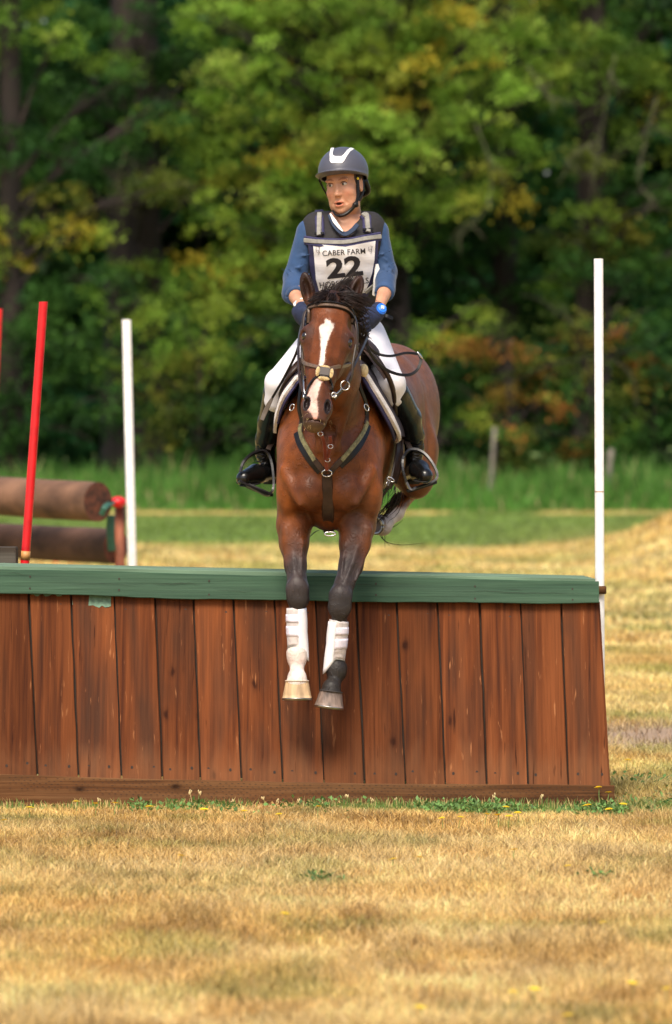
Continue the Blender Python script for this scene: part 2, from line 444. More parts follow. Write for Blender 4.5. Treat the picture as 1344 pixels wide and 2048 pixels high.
def bcol(x, y):
    c = gcol(x, y) * RNG.uniform(.5, 1.4, (len(x), 1)) * (.72 + .5 * fnoise(x * .7, y * .45, 6.5, 51))[:, None] * (.85 + .3 * fnoise(x * .5, y * .3, 1.9, 52))[:, None]; t = RNG.random((len(x), 1))
    return np.clip(c * np.where(t < .12, .5, 1) + np.where(t > .86, .07, 0), 0, .9)
parts = []
def grass_part(y0, y1, dens, h, w, lean, extra):
    x, y = scatter(y0, y1, dens, extra=extra); k = ~in_jump(x, y) & (RNG.random(len(x)) > dirt(x, y) * .9); x, y = x[k], y[k]
    hh = RNG.uniform(.45, 1.15, len(x)) * h * (.65 + .7 * fnoise(x, y, 2.6, 21)) * (1 - .62 * np.exp(-((y + .1) / 1.1) ** 2) * (x < 1.3))
    return x, y, hh, RNG.uniform(.7, 1.3, len(x)) * w, lean
A1 = grass_part(-10.5, -.5, 5200, .055, .0042, 1.1, .5)
A2 = grass_part(-.5, 3.5, 4200, .045, .0045, .9, .5)
A3 = grass_part(3.5, 16, 1900, .05, .007, 1.0, .8)
A4 = grass_part(16, 70, 300, .06, .020, 1.0, 1.5)
x, y, h, w = [np.concatenate([a[i] for a in (A1, A2, A3, A4)]) for i in range(4)]
tag(blades('grass', x, y, h, w, 1.5, bcol(x, y)), kind='stuff', label='dry golden mown grass of the field round the jump', cat='grass')
# long green grass in front of the trees
n = 42000; x = RNG.uniform(-9, 9, n); y = RNG.uniform(67.5, 76, n); g = fnoise(x, y, .7, 31)
h = (.36 + .42 * g + .25 * (fnoise(x, y, 2.9, 33) > .7)) * RNG.uniform(.45, 1.15, n) * np.clip((y - 66.5) / 2.5, .4, 1); c = np.array([.11, .265, .04]) * (1 - g[:, None] * .3) * RNG.uniform(.6, 1.35, (n, 1))
c = np.where(RNG.random((n, 1)) < .07, np.array([.42, .36, .16]), c)
tag(blades('tall_grass', x, y, h, RNG.uniform(.02, .05, n), .5, c), kind='stuff', label='tall lush green grass along the foot of the trees', cat='grass')
# low green weeds at the foot of the jump
def weeds():
    n = 5200; x = RNG.uniform(-.9, 2.3, n); y = -.50 + RNG.normal(0, .13, n) + .12 * (x < 0); k = (fnoise(x, y, 3.1, 41) * .6 + fnoise(x, y, 9.1, 44) * .4 > .5) & ((x > -.1) | (RNG.random(n) < .3)) & (y < -.22); x, y = x[k], y[k]
    n2 = 1300; x2 = RNG.uniform(1.3, 2.6, n2); y2 = RNG.uniform(-.3, 2.6, n2); k = fnoise(x2, y2, 2.2, 43) > .5; x, y = np.r_[x, x2[k]], np.r_[y, y2[k]]
    spots = [(632, 1775), (645, 1772), (1205, 1772), (280, 1620), (400, 1625), (450, 1628)]
    for px, py in spots:
        yy = CH * F / (py - HZ) - CD; xx = V(px, py, yy)[0]; m_ = 38; x = np.r_[x, RNG.normal(xx, .03, m_)]; y = np.r_[y, RNG.normal(min(yy, -.2), .05, m_)]
    n = len(x); a = RNG.uniform(0, 2 * math.pi, n); t = RNG.uniform(.3, 1.2, n); s = RNG.uniform(.008, .02, n); z = gz(x, y) + RNG.uniform(.005, .045, n)
    dx, dy = np.cos(a), np.sin(a); P = np.zeros((n, 4, 3))
    for i, (u, v) in enumerate(((0, 0), (.5, .45), (1, 0), (.5, -.45))):
        P[:, i] = np.stack([x + (dx * u - dy * v) * s * np.cos(t) * 1.6, y + (dy * u + dx * v) * s * np.cos(t) * 1.6, z + u * s * np.sin(t) * 1.6], 1)
    c = np.array([.12, .22, .06]) * RNG.uniform(.5, 1.6, (n, 1)); i = np.arange(n)[:, None] * 4 + np.arange(4)
    return mesh('weeds', P.reshape(-1, 3), i, m_blade, colors=np.repeat(c, 4, 0), smooth=False)
tag(weeds(), kind='stuff', label='low green clover and weeds at the foot of the jump', cat='weeds')

n = 2600; x = RNG.uniform(-1.75, 1.35, n); y = RNG.uniform(-.30, -.10, n); g = fnoise(x, y, 5, 61); k = g > .35; x, y = x[k], y[k]
c_ = np.where(RNG.random((len(x), 1)) < .55, np.array([.14, .26, .06]), np.array([.62, .48, .2])) * RNG.uniform(.7, 1.2, (len(x), 1))
tag(blades('grass_fringe', x, y, RNG.uniform(.012, .05, len(x)), RNG.uniform(.003, .005, len(x)), .6, c_), kind='stuff', label='ragged green and dry grass fringe against the base beam', cat='grass')
# taller stalks and yellow flowers, each a plant
m_stem = mat('green_stem', (.16, .26, .06), .6); m_petal = mat('yellow_petal', (.85, .62, .02), .5, var=.06); m_seed = mat('dry_seed_head', (.55, .42, .2), .8)
def flower_proto(kind):
    root = thing('yellow_flower', 'x', 'flower'); mb = MB(); tube(mb, [(0, 0, 0), (.004, 0, .05), (.0, .003, .1)], [.0017, .001], n=6, sides=5)
    mb.build('stem', m_stem, root); hb = MB()
    for i in range(11):
        a = i * 2 * math.pi / 11; d = np.array([math.cos(a), math.sin(a), 0]); s_ = np.array([-d[1], d[0], 0])
        for k, (L_, zz) in enumerate(((.0155, .003), (.010, .007))):
            c0 = np.array([0, 0, .1]); hb.add([c0, c0 + d * L_ * .6 + s_ * .004 + (0, 0, zz), c0 + d * L_ + (0, 0, zz * .7), c0 + d * L_ * .6 - s_ * .004 + (0, 0, zz)], [(0, 1, 2, 3)])
    ellipsoid(hb, (0, 0, .102), (.005, .005, .004), nu=8, nv=5); hb.build('flower_head', m_petal, root, smooth=False)
    return root
proto = flower_proto(0)
FL = [(1073, 1610 - 92, 'rightmost yellow flower standing in green grass beyond the jump corner'), (1255, 1520, ''), (1218, 1585, ''), (1200, 1575, ''), (1220, 1618, ''), (1245, 1608, ''), (1180, 1610, ''),
      (1010, 1614, ''), (1036, 1625, ''), (997, 1630, ''), (1018, 1632, ''), (970, 1628, ''), (918, 1634, ''), (887, 1636, ''), (637, 1613, ''), (152, 1603, ''), (58, 1615, ''), (190, 1607, ''), (228, 1606, ''),
      (299, 1613, ''), (408, 1618, ''), (490, 1622, ''), (560, 1628, ''), (10, 1640, ''), (358, 1711, ''), (835, 1714, ''), (790, 1718, ''), (1030, 1699, ''), (1138, 1732, ''), (565, 1826, ''), (1210, 1845, ''), (1024, 1990, ''), (1068, 1983, ''), (1262, 1971, ''), (1338, 1983, ''), (838, 2020, ''), (1140, 2037, '')][1:]
def near_words(px, py):
    side = 'left edge' if px < 150 else 'left part' if px < 480 else 'middle' if px < 860 else 'right part' if px < 1180 else 'right edge'
    return side
seen = {}
def copy_thing(o):
    r = o.copy(); COL.objects.link(r)
    for ch in o.children:
        c = ch.copy(); COL.objects.link(c); c.parent = r; c.matrix_parent_inverse = ch.matrix_parent_inverse
    return r
for i, (px, py, _) in enumerate(FL):
    hgt = .075 if py < 1660 else .05
    yy = CH * F / (py + 28 - HZ) - CD
    if px < 1225 and py < 1660: yy = min(yy, -.09)
    o = proto if i == 0 else copy_thing(proto); x0 = V(px, py, yy)[0]; zb = float(gz(np.array([x0]), np.array([yy]))[0]); zt = V(px, py, yy)[2]
    o.location = (x0, yy, zb); sc_ = max(.5, (zt - zb) / .1); big = RNG.uniform(1.0, 1.5)
    o.scale = (big, big, sc_); o.rotation_euler = (RNG.uniform(-.15, .15), RNG.uniform(-.15, .15), RNG.uniform(0, 6))
    row = 'in the dry grass' if py > 1660 else 'at the foot of the jump' if px < 1215 else 'in the green grass past the jump end'
    if py > 1900: row = 'in the blurred dry grass nearest the camera'
    seen.setdefault(row, []).append((px, o))
    o['group'] = 'small yellow flowers in the grass'; o['category'] = 'flower'
ORD = ['first', 'second', 'third', 'fourth', 'fifth', 'sixth', 'seventh', 'eighth', 'ninth', 'tenth', 'eleventh', 'twelfth', 'thirteenth', 'fourteenth', 'fifteenth', 'sixteenth', 'seventeenth', 'eighteenth', 'nineteenth', 'twentieth', 'last']
for row, L_ in seen.items():
    L_.sort(key=lambda a: a[0])
    for i, (px, o) in enumerate(L_): o['label'] = f'small yellow flower {row}, {ORD[min(i, 20)]} from the left'
stalks = [(530, 1595, 62), (548, 1600, 50), (600, 1600, 55), (386, 1582, 52), (398, 1583, 48), (462, 1600, 30), (695, 1590, 40), (745, 1600, 50), (790, 1598, 40), (1010, 1600, 44), (1085, 1590, 60), (985, 1588, 52), (190, 1598, 32)]
for i, (px, py, hp) in enumerate(stalks):
    root = thing('grass_stalk', f'thin seeding grass stalk against the base beam, {ORD[sorted([s[0] for s in stalks]).index(px)]} from the left', 'plant', 'seeding stalks in front of the base beam')
    y0 = -.14 - .02 * (i % 3); b = V(px, 1640, y0); b[2] = 0; t = V(px + RNG.uniform(-6, 8), py, y0); mid = (b + t) / 2 + (RNG.uniform(-.01, .01), 0, 0)
    mb = MB(); tube(mb, [b, mid, t], [.0016, .001], n=8, sides=5); mb.build('stem', m_seed if i % 2 else m_stem, root)
    mb = MB()
    for k in range(7):
        p = t - (t - mid) * k * .05; ellipsoid(mb, p + RNG.normal(0, .003, 3), (.003, .003, .006), nu=6, nv=4)
    mb.build('seed_head', m_seed, root); settle(root, tuple(b))

# ================================================================== THE WOODEN JUMP
def wood(name, lo, hi, dark, grey=(.12, .08, .055), knots=.5, grain='Z', attr='plank', rough=.75, bump=.5, dim=1.0):
    m = bpy.data.materials.new(name); m.use_nodes = True; nt = m.node_tree; L = nt.links; b = nt.nodes['Principled BSDF']
    b.inputs['Roughness'].default_value = rough + .1; b.inputs['Specular IOR Level'].default_value = .1
    tc = _n(nt, 'ShaderNodeTexCoord'); at = _n(nt, 'ShaderNodeAttribute', attribute_name=attr)
    cx = _n(nt, 'ShaderNodeCombineXYZ'); mu = _n(nt, 'ShaderNodeMath', operation='MULTIPLY'); mu.inputs[1].default_value = 37.7
    L.new(at.outputs['Fac'], mu.inputs[0])
    for i in range(3): L.new(mu.outputs[0], cx.inputs[i])
    ad = _n(nt, 'ShaderNodeVectorMath', operation='ADD'); L.new(tc.outputs['Object'], ad.inputs[0]); L.new(cx.outputs[0], ad.inputs[1])
    def tex(sx, sl, scale, detail=5, dist=0.0, kind='ShaderNodeTexNoise'):
        mp = _n(nt, 'ShaderNodeMapping'); mp.inputs['Scale'].default_value = (sx, sl, sl) if grain == 'Z' else (sl, sx, sx); L.new(ad.outputs[0], mp.inputs[0])
        t = _n(nt, kind); t.inputs['Scale'].default_value = scale
        if kind == 'ShaderNodeTexNoise': t.inputs['Detail'].default_value = detail; t.inputs['Distortion'].default_value = dist
        L.new(mp.outputs[0], t.inputs[0]); return t
    def ramp(src, stops):
        r = _n(nt, 'ShaderNodeValToRGB'); e = r.color_ramp.elements
        while len(e) < len(stops): e.new(.5)
        for q, (p, c) in zip(e, stops): q.position = p; q.color = (*c, 1)
        L.new(src, r.inputs[0]); return r.outputs[0]
    def mix(f, a, c, mode='MIX', fac=1.0):
        x = _n(nt, 'ShaderNodeMix', data_type='RGBA', blend_type=mode)
        if f is None: x.inputs[0].default_value = fac
        else: L.new(f, x.inputs[0])
        L.new(a, x.inputs[6])
        if isinstance(c, tuple): x.inputs[7].default_value = (*c, 1)
        else: L.new(c, x.inputs[7])
        return x.outputs[2]
    g1 = tex(1, .035, 48, 5, .25); g2 = tex(1, .09, 9, 3, .3); g3 = tex(1, .16, 7, 3, .3); g4 = tex(1, .02, 170, 3)
    c = ramp(g1.outputs[0], [(.3, dark), (.5, lo), (.72, hi)])
    c = mix(ramp(g2.outputs[0], [(.45, (0, 0, 0)), (.72, (1, 1, 1))]), c, hi)
    c = mix(ramp(g3.outputs[0], [(.5, (0, 0, 0)), (.70, (.75, .75, .75))]), c, grey)
    c = mix(None, c, ramp(g4.outputs[0], [(.3, (.72, .72, .72)), (.6, (1, 1, 1))]), 'MULTIPLY', .8)
    sx_ = _n(nt, 'ShaderNodeSeparateXYZ'); cb_ = _n(nt, 'ShaderNodeCombineXYZ'); m3 = _n(nt, 'ShaderNodeMath', operation='MULTIPLY'); m3.inputs[1].default_value = .5
    wn = tex(1, .5, 30, 2); wa = _n(nt, 'ShaderNodeMath', operation='MULTIPLY_ADD'); wa.inputs[1].default_value = .03
    L.new(ad.outputs[0], sx_.inputs[0]); L.new(wn.outputs[0], wa.inputs[0])
    if grain == 'Z': L.new(sx_.outputs[0], wa.inputs[2]); L.new(sx_.outputs[2], m3.inputs[0])
    else: L.new(sx_.outputs[2], wa.inputs[2]); L.new(sx_.outputs[0], m3.inputs[0])
    L.new(wa.outputs[0], cb_.inputs[0]); L.new(m3.outputs[0], cb_.inputs[1])
    vo = _n(nt, 'ShaderNodeTexVoronoi', voronoi_dimensions='2D'); vo.inputs['Scale'].default_value = 6.0; L.new(cb_.outputs[0], vo.inputs[0])
    k = ramp(vo.outputs['Distance'], [(.03, (1, 1, 1)), (.055, (.65, .65, .65)), (.08, (.25, .25, .25)), (.14, (0, 0, 0))])
    kk = _n(nt, 'ShaderNodeMath', operation='MULTIPLY'); sep = _n(nt, 'ShaderNodeSeparateColor'); L.new(vo.outputs['Color'], sep.inputs[0])
    gt = _n(nt, 'ShaderNodeMath', operation='LESS_THAN'); L.new(sep.outputs[0], gt.inputs[0]); gt.inputs[1].default_value = knots
    L.new(k, kk.inputs[0]); L.new(gt.outputs[0], kk.inputs[1])
    c = mix(kk.outputs[0], c, tuple(np.array(dark) * .6))
    if grain == 'Z':        # worn, dusty lower ends and small pale scratches
        sz = _n(nt, 'ShaderNodeSeparateXYZ'); L.new(tc.outputs['Object'], sz.inputs[0]); me_ = _n(nt, 'ShaderNodeMath', operation='MULTIPLY_ADD'); me_.inputs[1].default_value = -.32; L.new(tex(1, .25, 14, 5, .5).outputs[0], me_.inputs[0]); L.new(sz.outputs[2], me_.inputs[2])
        c = mix(ramp(me_.outputs[0], [(.0, (.22, .22, .22)), (.12, (0, 0, 0))]), c, (.26, .12, .055))
        c = mix(ramp(tex(1, .10, 75, 4, .2).outputs[0], [(.66, (0, 0, 0)), (.74, (.6, .6, .6))]), c, (.36, .15, .06)); c = mix(ramp(tex(1, .07, 60, 3, .2).outputs[0], [(.24, (.9, .9, .9)), (.34, (0, 0, 0))]), c, tuple(np.array(dark) * .5))
    hv = _n(nt, 'ShaderNodeHueSaturation'); mr = _n(nt, 'ShaderNodeMapRange'); mr.inputs[3].default_value = .66 * dim; mr.inputs[4].default_value = 1.26 * dim
    fr = _n(nt, 'ShaderNodeMath', operation='FRACT'); m2 = _n(nt, 'ShaderNodeMath', operation='MULTIPLY'); m2.inputs[1].default_value = 7.31; L.new(at.outputs['Fac'], m2.inputs[0]); L.new(m2.outputs[0], fr.inputs[0])
    L.new(fr.outputs[0], mr.inputs[0]); L.new(mr.outputs[0], hv.inputs['Value']); L.new(c, hv.inputs['Color'])
    L.new(hv.outputs[0], b.inputs['Base Color'])
    bp = _n(nt, 'ShaderNodeBump'); bp.inputs['Strength'].default_value = bump; bp.inputs['Distance'].default_value = .006
    L.new(g1.outputs[0], bp.inputs['Height']); L.new(bp.outputs[0], b.inputs['Normal'])
    return m
m_plank = wood('stained_cedar', (.108, .031, .0100), (.172, .052, .0165), (.055, .0165, .0075), grey=(.042, .021, .013), knots=.38)
m_green = wood('green_paint_wood', (.029, .064, .037), (.044, .084, .050), (.018, .040, .025), grey=(.030, .056, .036), knots=.04, grain='X', rough=.55, bump=.8)
m_deck = mat('green_deck_paint', (.13, .20, .13), .85, var=.25, scale=14, stretch=(.15, 1, 1), spec=.15)
m_beam = wood('treated_beam', (.14, .06, .024), (.20, .098, .042), (.065, .028, .013), grey=(.11, .052, .026), knots=.25, grain='X')
m_grey = wood('weathered_timber', (.09, .075, .055), (.16, .14, .11), (.04, .033, .025), knots=.3, grain='X')
m_nail = mat('rusty_nail', (.03, .018, .012), .7)
m_green_smear = mat('green_paint_overlap', (.09, .17, .105), .6, var=.2, scale=60)
m_inner = mat('dark_inner_timber', (.03, .02, .014), .9)
jump = thing('wooden_jump', 'wide box jump of stained upright planks with a green top rail', 'jump')
YT = .26                                        # the face leans back by this much at its top
TX = [-555, -470, -384, -300, -215, -115, -28, 57, 142, 228, 310, 387, 467, 549, 631, 712, 793, 875, 959, 1041, 1122, 1198]
BX = [-530, -447, -362, -277, -192, -95, -8, 75, 157, 243, 325, 401, 483, 565, 648, 730, 811, 891, 974, 1056, 1137, 1220]
topy = lambda x: np.interp(x, [-600, 0, 57, 310, 549, 793, 1198], [1168, 1184, 1187, 1197, 1202, 1207, 1209])
boty = lambda x: np.interp(x, [-600, 0, 400, 565, 811, 1220], [1536, 1551, 1562, 1566, 1568, 1571])
verts = []; faces = []; pl = []; mi = []
def addq(P, f, a, m):
    b = len(verts); verts.extend(P); faces.extend([tuple(i + b for i in q) for q in f]); pl.extend([a] * len(P)); mi.extend([m] * len(f))
rr = random.Random(3)
for i in range(len(TX) - 1):
    a = rr.random() * 10; g = 1.6; dy = rr.uniform(-.003, .003); nr = 9
    wob = [rr.uniform(-.7, .7) for _ in range(nr)]; wob2 = [rr.uniform(-.7, .7) for _ in range(nr)]
    P = []; tw = rr.uniform(-.004, .004)
    for j in range(nr):
        t = j / (nr - 1); x0 = TX[i] + g + (BX[i] - TX[i]) * t + wob[j]; x1 = TX[i + 1] - g + (BX[i + 1] - TX[i + 1]) * t + wob2[j]
        pyl = topy(TX[i]) - 6 + (boty(BX[i]) + rr.uniform(-1.2, 1.2) - topy(TX[i]) + 6) * t; pyr = topy(TX[i + 1]) - 6 + (boty(BX[i + 1]) - topy(TX[i + 1]) + 6) * t
        yy = YT * (1 - t) + dy
        P += [V(x0, pyl, yy + .004 + .022), V(x0, pyl, yy + .004), V(x0 + 1.6, pyl, yy - tw), V(x1 - 1.6, pyr, yy + tw), V(x1, pyr, yy + .004), V(x1, pyr, yy + .026)]
    f = []
    for j in range(nr - 1):
        for k in range(5): f.append((j * 6 + k, (j + 1) * 6 + k, (j + 1) * 6 + k + 1, j * 6 + k + 1))
    f.append((0, 1, 2, 3, 4, 5)); f.append(tuple((nr - 1) * 6 + k for k in (5, 4, 3, 2, 1, 0)))
    addq(P, f, a, 0)
    for (u, vpx) in ((.22, 24), (.76, 25)):     # nails
        for top in (0, 1):
            uu = u + rr.uniform(-.04, .06); xx = (TX[i] + (TX[i + 1] - TX[i]) * uu + (1.2 if top == 0 else 0)) if top == 0 else BX[i] + (BX[i + 1] - BX[i]) * uu - 1
            py = topy(TX[i]) + vpx + rr.uniform(-3, 3) if top == 0 else boty(BX[i]) - 22 + rr.uniform(-3, 3)
            if rr.random() < .06: continue
            t = (py - topy(xx)) / (boty(xx) - topy(xx)); c = V(xx, py, YT * (1 - t) + dy); ra = .0058
            P = [c + (ra * math.cos(k * math.pi / 4), -.0022, ra * 1.25 * math.sin(k * math.pi / 4)) for k in range(8)]
            addq(P, [tuple(reversed(range(8)))], 0, 1)
o = mesh('plank_face', verts, faces, [m_plank, m_nail], jump, smooth=False, attrs={'plank': pl}, mi=mi)
# back face, ends and the dark inside
xl, xr = -555, 1204
mb = MB(); P = []
a = [V(xl + 30, 1536, .035), V(xr + 13, 1571, .035), V(xr + 13, 1571, 1.0), V(xl + 30, 1536, 1.0), V(xl, 1160, YT + .035), V(xr - 7, 1195, YT + .035), V(xr - 7, 1195, .78), V(xl, 1160, .78)]
mb.add(a, [(0, 1, 5, 4), (1, 2, 6, 5), (2, 3, 7, 6), (3, 0, 4, 7), (4, 5, 6, 7), (3, 2, 1, 0)]); mb.build('inner_frame', m_inner, jump, smooth=False)
verts = []; faces = []; pl = []; mi = []
for i in range(6):       # end boards on the right side, running back
    t0, t1 = i / 6, (i + 1) / 6 - .01
    y0, y1 = .004 + t0 * 1.0, .004 + t1 * 1.0; Y0, Y1 = YT + t0 * .54, YT + t1 * .54
    A = V(1221, 1571, 0); B = V(1199.5, 1204, YT); th = np.array([.02, 0, 0]) 
    P = [np.array([A[0], y0, A[2]]), np.array([A[0], y1, A[2]]), np.array([B[0], Y1, B[2]]), np.array([B[0], Y0, B[2]])]
    P += [p - th for p in P]; addq(P, [(0, 1, 2, 3), (7, 6, 5, 4), (0, 3, 7, 4), (1, 5, 6, 2), (3, 2, 6, 7), (0, 4, 5, 1)], rr.random() * 9, 0)
    pass
mesh('end_panel', verts, faces, m_plank, jump, smooth=False, attrs={'plank': pl})
verts = []; faces = []; pl = []; mi = []
nb = 24
for i in range(nb):       # back boards
    xa = V(-555, 0, 1)[0] + (V(1185, 0, 1)[0] - V(-555, 0, 1)[0]) * i / nb; xb = xa + (V(1185, 0, 1)[0] - V(-555, 0, 1)[0]) / nb - .006
    P = [np.array(p) for p in ((xa, 1.03, .1), (xb, 1.03, .1), (xb, .82, .95), (xa, .82, .95))]; P += [p - (0, .02, 0) for p in P]
    addq(P, [(3, 2, 1, 0), (4, 5, 6, 7), (0, 1, 5, 4), (2, 3, 7, 6), (1, 2, 6, 5), (3, 0, 4, 7)], rr.random() * 9, 0)
mesh('back_panel', verts, faces, m_plank, jump, smooth=False, attrs={'plank': pl})
# green rail: wavy edged board across the front, and the deck on top
def long_board(name, xs_, f_top, f_bot, y_top, y_bot, th, m, bevel=1.3, parent=jump, seed=1.0, wav=.8):
    r2 = random.Random(int(seed * 10)); P = []; n = 60; X = np.linspace(xs_[0], xs_[1], n)
    for i, x in enumerate(X):
        a = f_top(x) + r2.uniform(-wav, wav) * .5 + 1.0 * math.sin(x * .011 + seed); b = f_bot(x) + r2.uniform(-wav, wav) + 1.0 * math.sin(x * .017 + seed)
        P += [V(x, a, y_top + th), V(x, a, y_top + .003), V(x, a + bevel, y_top), V(x, b - bevel, y_bot), V(x, b, y_bot + .003), V(x, b, y_bot + th)]
    f = []
    for i in range(n - 1):
        for k in range(6): f.append((i * 6 + k, i * 6 + (k + 1) % 6, (i + 1) * 6 + (k + 1) % 6, (i + 1) * 6 + k))
    f.append((0, 5, 4, 3, 2, 1)); f.append(tuple((n - 1) * 6 + k for k in range(6)))
    return mesh(name, P, f, m, parent, smooth=False, attrs={'plank': [seed] * len(P)})
rt = lambda x: np.interp(x, [-600, 0, 400, 1192], [1122, 1138, 1148, 1162]); rb = lambda x: np.interp(x, [-600, 0, 400, 800, 1200], [1171, 1187, 1198, 1205, 1207])
def fold(o, mb, m):
    """add surface marks to a board as a second material of the same mesh"""
    me = o.data; v0 = len(me.vertices); V0 = np.zeros(v0 * 3); me.vertices.foreach_get('co', V0); F0 = [tuple(p.vertices) for p in me.polygons]; M0 = [p.material_index for p in me.polygons]; a = np.zeros(v0); me.attributes['plank'].data.foreach_get('value', a)
    ms = list(me.materials) + [m]; v = np.concatenate([V0.reshape(-1, 3)] + mb.v); f = F0 + [tuple(i + v0 for i in q) for q in mb.f]
    t = mesh(o.name, v, f, ms, None, smooth=False, attrs={'plank': np.r_[a, np.zeros(len(v) - v0)]}, mi=M0 + [len(ms) - 1] * len(mb.f)); o.data = t.data; bpy.data.objects.remove(t)
rail = long_board('top_rail', (-560, 1198), rt, rb, YT - .01, YT - .045, .038, m_green, seed=2.3)
mb = MB()
for x in np.concatenate([np.arange(-480, 60, 200), [60, 238, 418, 600, 752, 950, 1145]]):
    for d in (15, 38):
        c = V(x, rt(x) + d + rr.uniform(-3, 3), YT - .034 + .001 * 0); c[1] = YT - .01 - .035 * ((d) / 47) - .003
        mb.add([c + (.004 * math.cos(k * math.pi / 4), 0, .005 * math.sin(k * math.pi / 4)) for k in range(8)], [tuple(reversed(range(8)))])
fold(rail, mb, m_nail)
m_crack = mat('wood_crack', (.02, .035, .022), .9)
mb = MB()
for x0, x1, y0 in ((120, 290, 30), (300, 400, 24), (640, 780, 18), (905, 1190, 28), (1015, 1050, 20), (430, 520, 35), (0, 60, 14)):
    X = np.linspace(x0, x1, 22); w_ = 0
    Z = []
    for i, x in enumerate(X):
        w_ += rr.uniform(-1, 1); t = (y0 + w_) / 47; c = V(x, rt(x) + y0 + w_, 0); c[1] = YT - .01 - .035 * t - .0025; Z.append(c)
    Z = np.array(Z); hw = .0013 * np.sin(np.linspace(0.1, 3.05, 22))[:, None] * np.array([0, 0, 1]) * rr.uniform(.6, 1.3)
    mb.add(np.concatenate([Z + hw, Z - hw]), [(i, i + 1, 23 + i, 22 + i) for i in range(21)])
fold(rail, mb, m_crack)
mb = MB()
for k in range(4):        # deck boards on top
    y0 = YT - .008 + .03 + k * .135; y1 = y0 + .128; zz = [V(-560, rt(-560) - 2.2, YT)[2], V(1190, rt(1190) - 3.5, YT)[2]]; X = [V(-560, 0, YT)[0], V(1191 - k * 4, 0, YT)[0]]
    P = []
    for X_, z_ in zip(X, zz):
        for yy in (y0, y1): P += [(X_, yy, z_ - .03), (X_, yy, z_ + .0)]
    mb.add(P, [(1, 5, 7, 3), (0, 2, 6, 4), (0, 4, 5, 1), (2, 3, 7, 6), (0, 1, 3, 2), (4, 6, 7, 5)])
mb.build_each('deck_board', m_deck, jump, smooth=False)
bt = lambda x: np.interp(x, [-600, 0, 400, 565, 811, 1228], [1534, 1549, 1560, 1565, 1567, 1571]); bb = lambda x: np.interp(x, [-600, 0, 300, 600, 1228], [1612, 1620, 1622, 1624, 1621])
beam = long_board('base_beam', (-560, 1229), bt, bb, -.045, -.052, .11, m_beam, seed=5.1, wav=.3)
mb = MB()               # the row of incising slits pressed into treated timber
for row in range(8):
    for x in np.arange(20, 1215, 12.0):
        xx = x + (row % 2) * 6 + rr.uniform(-1, 1); yy = bt(xx) + 5 + row * 5.5 + rr.uniform(-.6, .6)
        if xx < 430 and row > 4 + (xx > 200): continue
        if rr.random() < .12: continue
        c = V(xx, yy, -.053); c[1] = -.0535
        mb.add([c + (-.0065, 0, 0), c + (0, 0, -.0017), c + (.0065, 0, 0), c + (0, 0, .0017)], [(0, 1, 2, 3)])
fold(beam, mb, mat('beam_slit', (.035, .016, .008), .9))
mb = MB()               # green paint that ran on to the planks
for (x0, x1, h_) in ((62, 124, 4), (145, 222, 22)):
    X = np.linspace(x0, x1, 14); P = []
    for i, x in enumerate(X):
        ty = topy(x) - 2; by = ty + h_ + rr.uniform(-3, 3)
        for py in (ty, by):
            t = (py - topy(x)) / (boty(x) - topy(x)); c = V(x, py, YT * (1 - t)); c[1] -= .0055; P.append(c)
    mb.add(P, [(2 * i, 2 * i + 1, 2 * i + 3, 2 * i + 2) for i in range(13)])
mb.build('paint_smear', m_green_smear, jump, smooth=False)
mb = MB(); box(mb, V(1202, 1180, .42), (.024, .016, .018), bev=.002); mb.build('pole_bracket', m_beam, jump)
settle(jump, tuple(V(400, 1610, .5) * (1, 1, 0)))

# ================================================================== POLES
m_white = mat('white_plastic', (.80, .78, .77), .45, var=.07, scale=30); m_red = mat('red_plastic', (.62, .008, .012), .4, var=.14, scale=14)
m_tape = mat('orange_tape', (.50, .24, .07), .5); m_joint = mat('grey_joint', (.45, .32, .25), .6)
def pole(name, label, top, bot, r, m, y, group='marker poles beside the jumps'):
    root = thing(name, label, 'pole', group); mb = MB(); a, b = V(*bot, y), V(*top, y)
    d = (b - a) / np.linalg.norm(b - a); n = 20
    tube(mb, [a, b], [r, r], n=3, sides=n, cap=False); tube(mb, [b - d * .06, b], [r * .86, r * .86], n=2, sides=n)
    torus(mb, b, r * .93, r * .07, (1, 0, 0), (0, 1, 0), n=21); mb.build('shaft', m, root); return root, a, b, d
root, a, b, d = pole('marker_pole', 'tall white marker pole at the right end of the wooden jump', (1197, 518), (1201, 1612), S(9.6), m_white, .45)
mb = MB(); t = (983 - 518) / (1612 - 518); p = b + (a - b) * t; tube(mb, [p - d * .003, p + d * .003], S(9.9), n=2, sides=20); mb.build('joint', m_joint, root); settle(root, tuple(a))
root, a, b, d = pole('marker_pole', 'leaning red marker pole with orange tape behind the green rail', (87, 604), (49, 1140), S(9.3), m_red, 1.25)
mb = MB(); p = a + (b - a) * (1140 - 1120) / 536; tube(mb, [p, p + d * .042], S(9.9), n=2, sides=20); mb.build('tape_band', m_tape, root)
mb = MB(); tube(mb, [V(48, 1118, 1.25), V(40, 1620, 1.25)], S(7.4), n=2, sides=16); mb.build('stake', m_red, root); settle(root, (V(40, 1620, 1.25)[0], 1.25, 0))
k = 1
root, a, b, d = pole('marker_pole', 'far red marker pole cut by the left edge of the photo', (-3, 618), (-40, 1381), .026, m_red, 10.5); settle(root, (a[0], a[1], 0))
root, a, b, d = pole('marker_pole', 'blurred white marker pole beside the far log jump', (253, 640), (270, 1381), .031, m_white, 12.8)
settle(root, (a[0], a[1], 0))
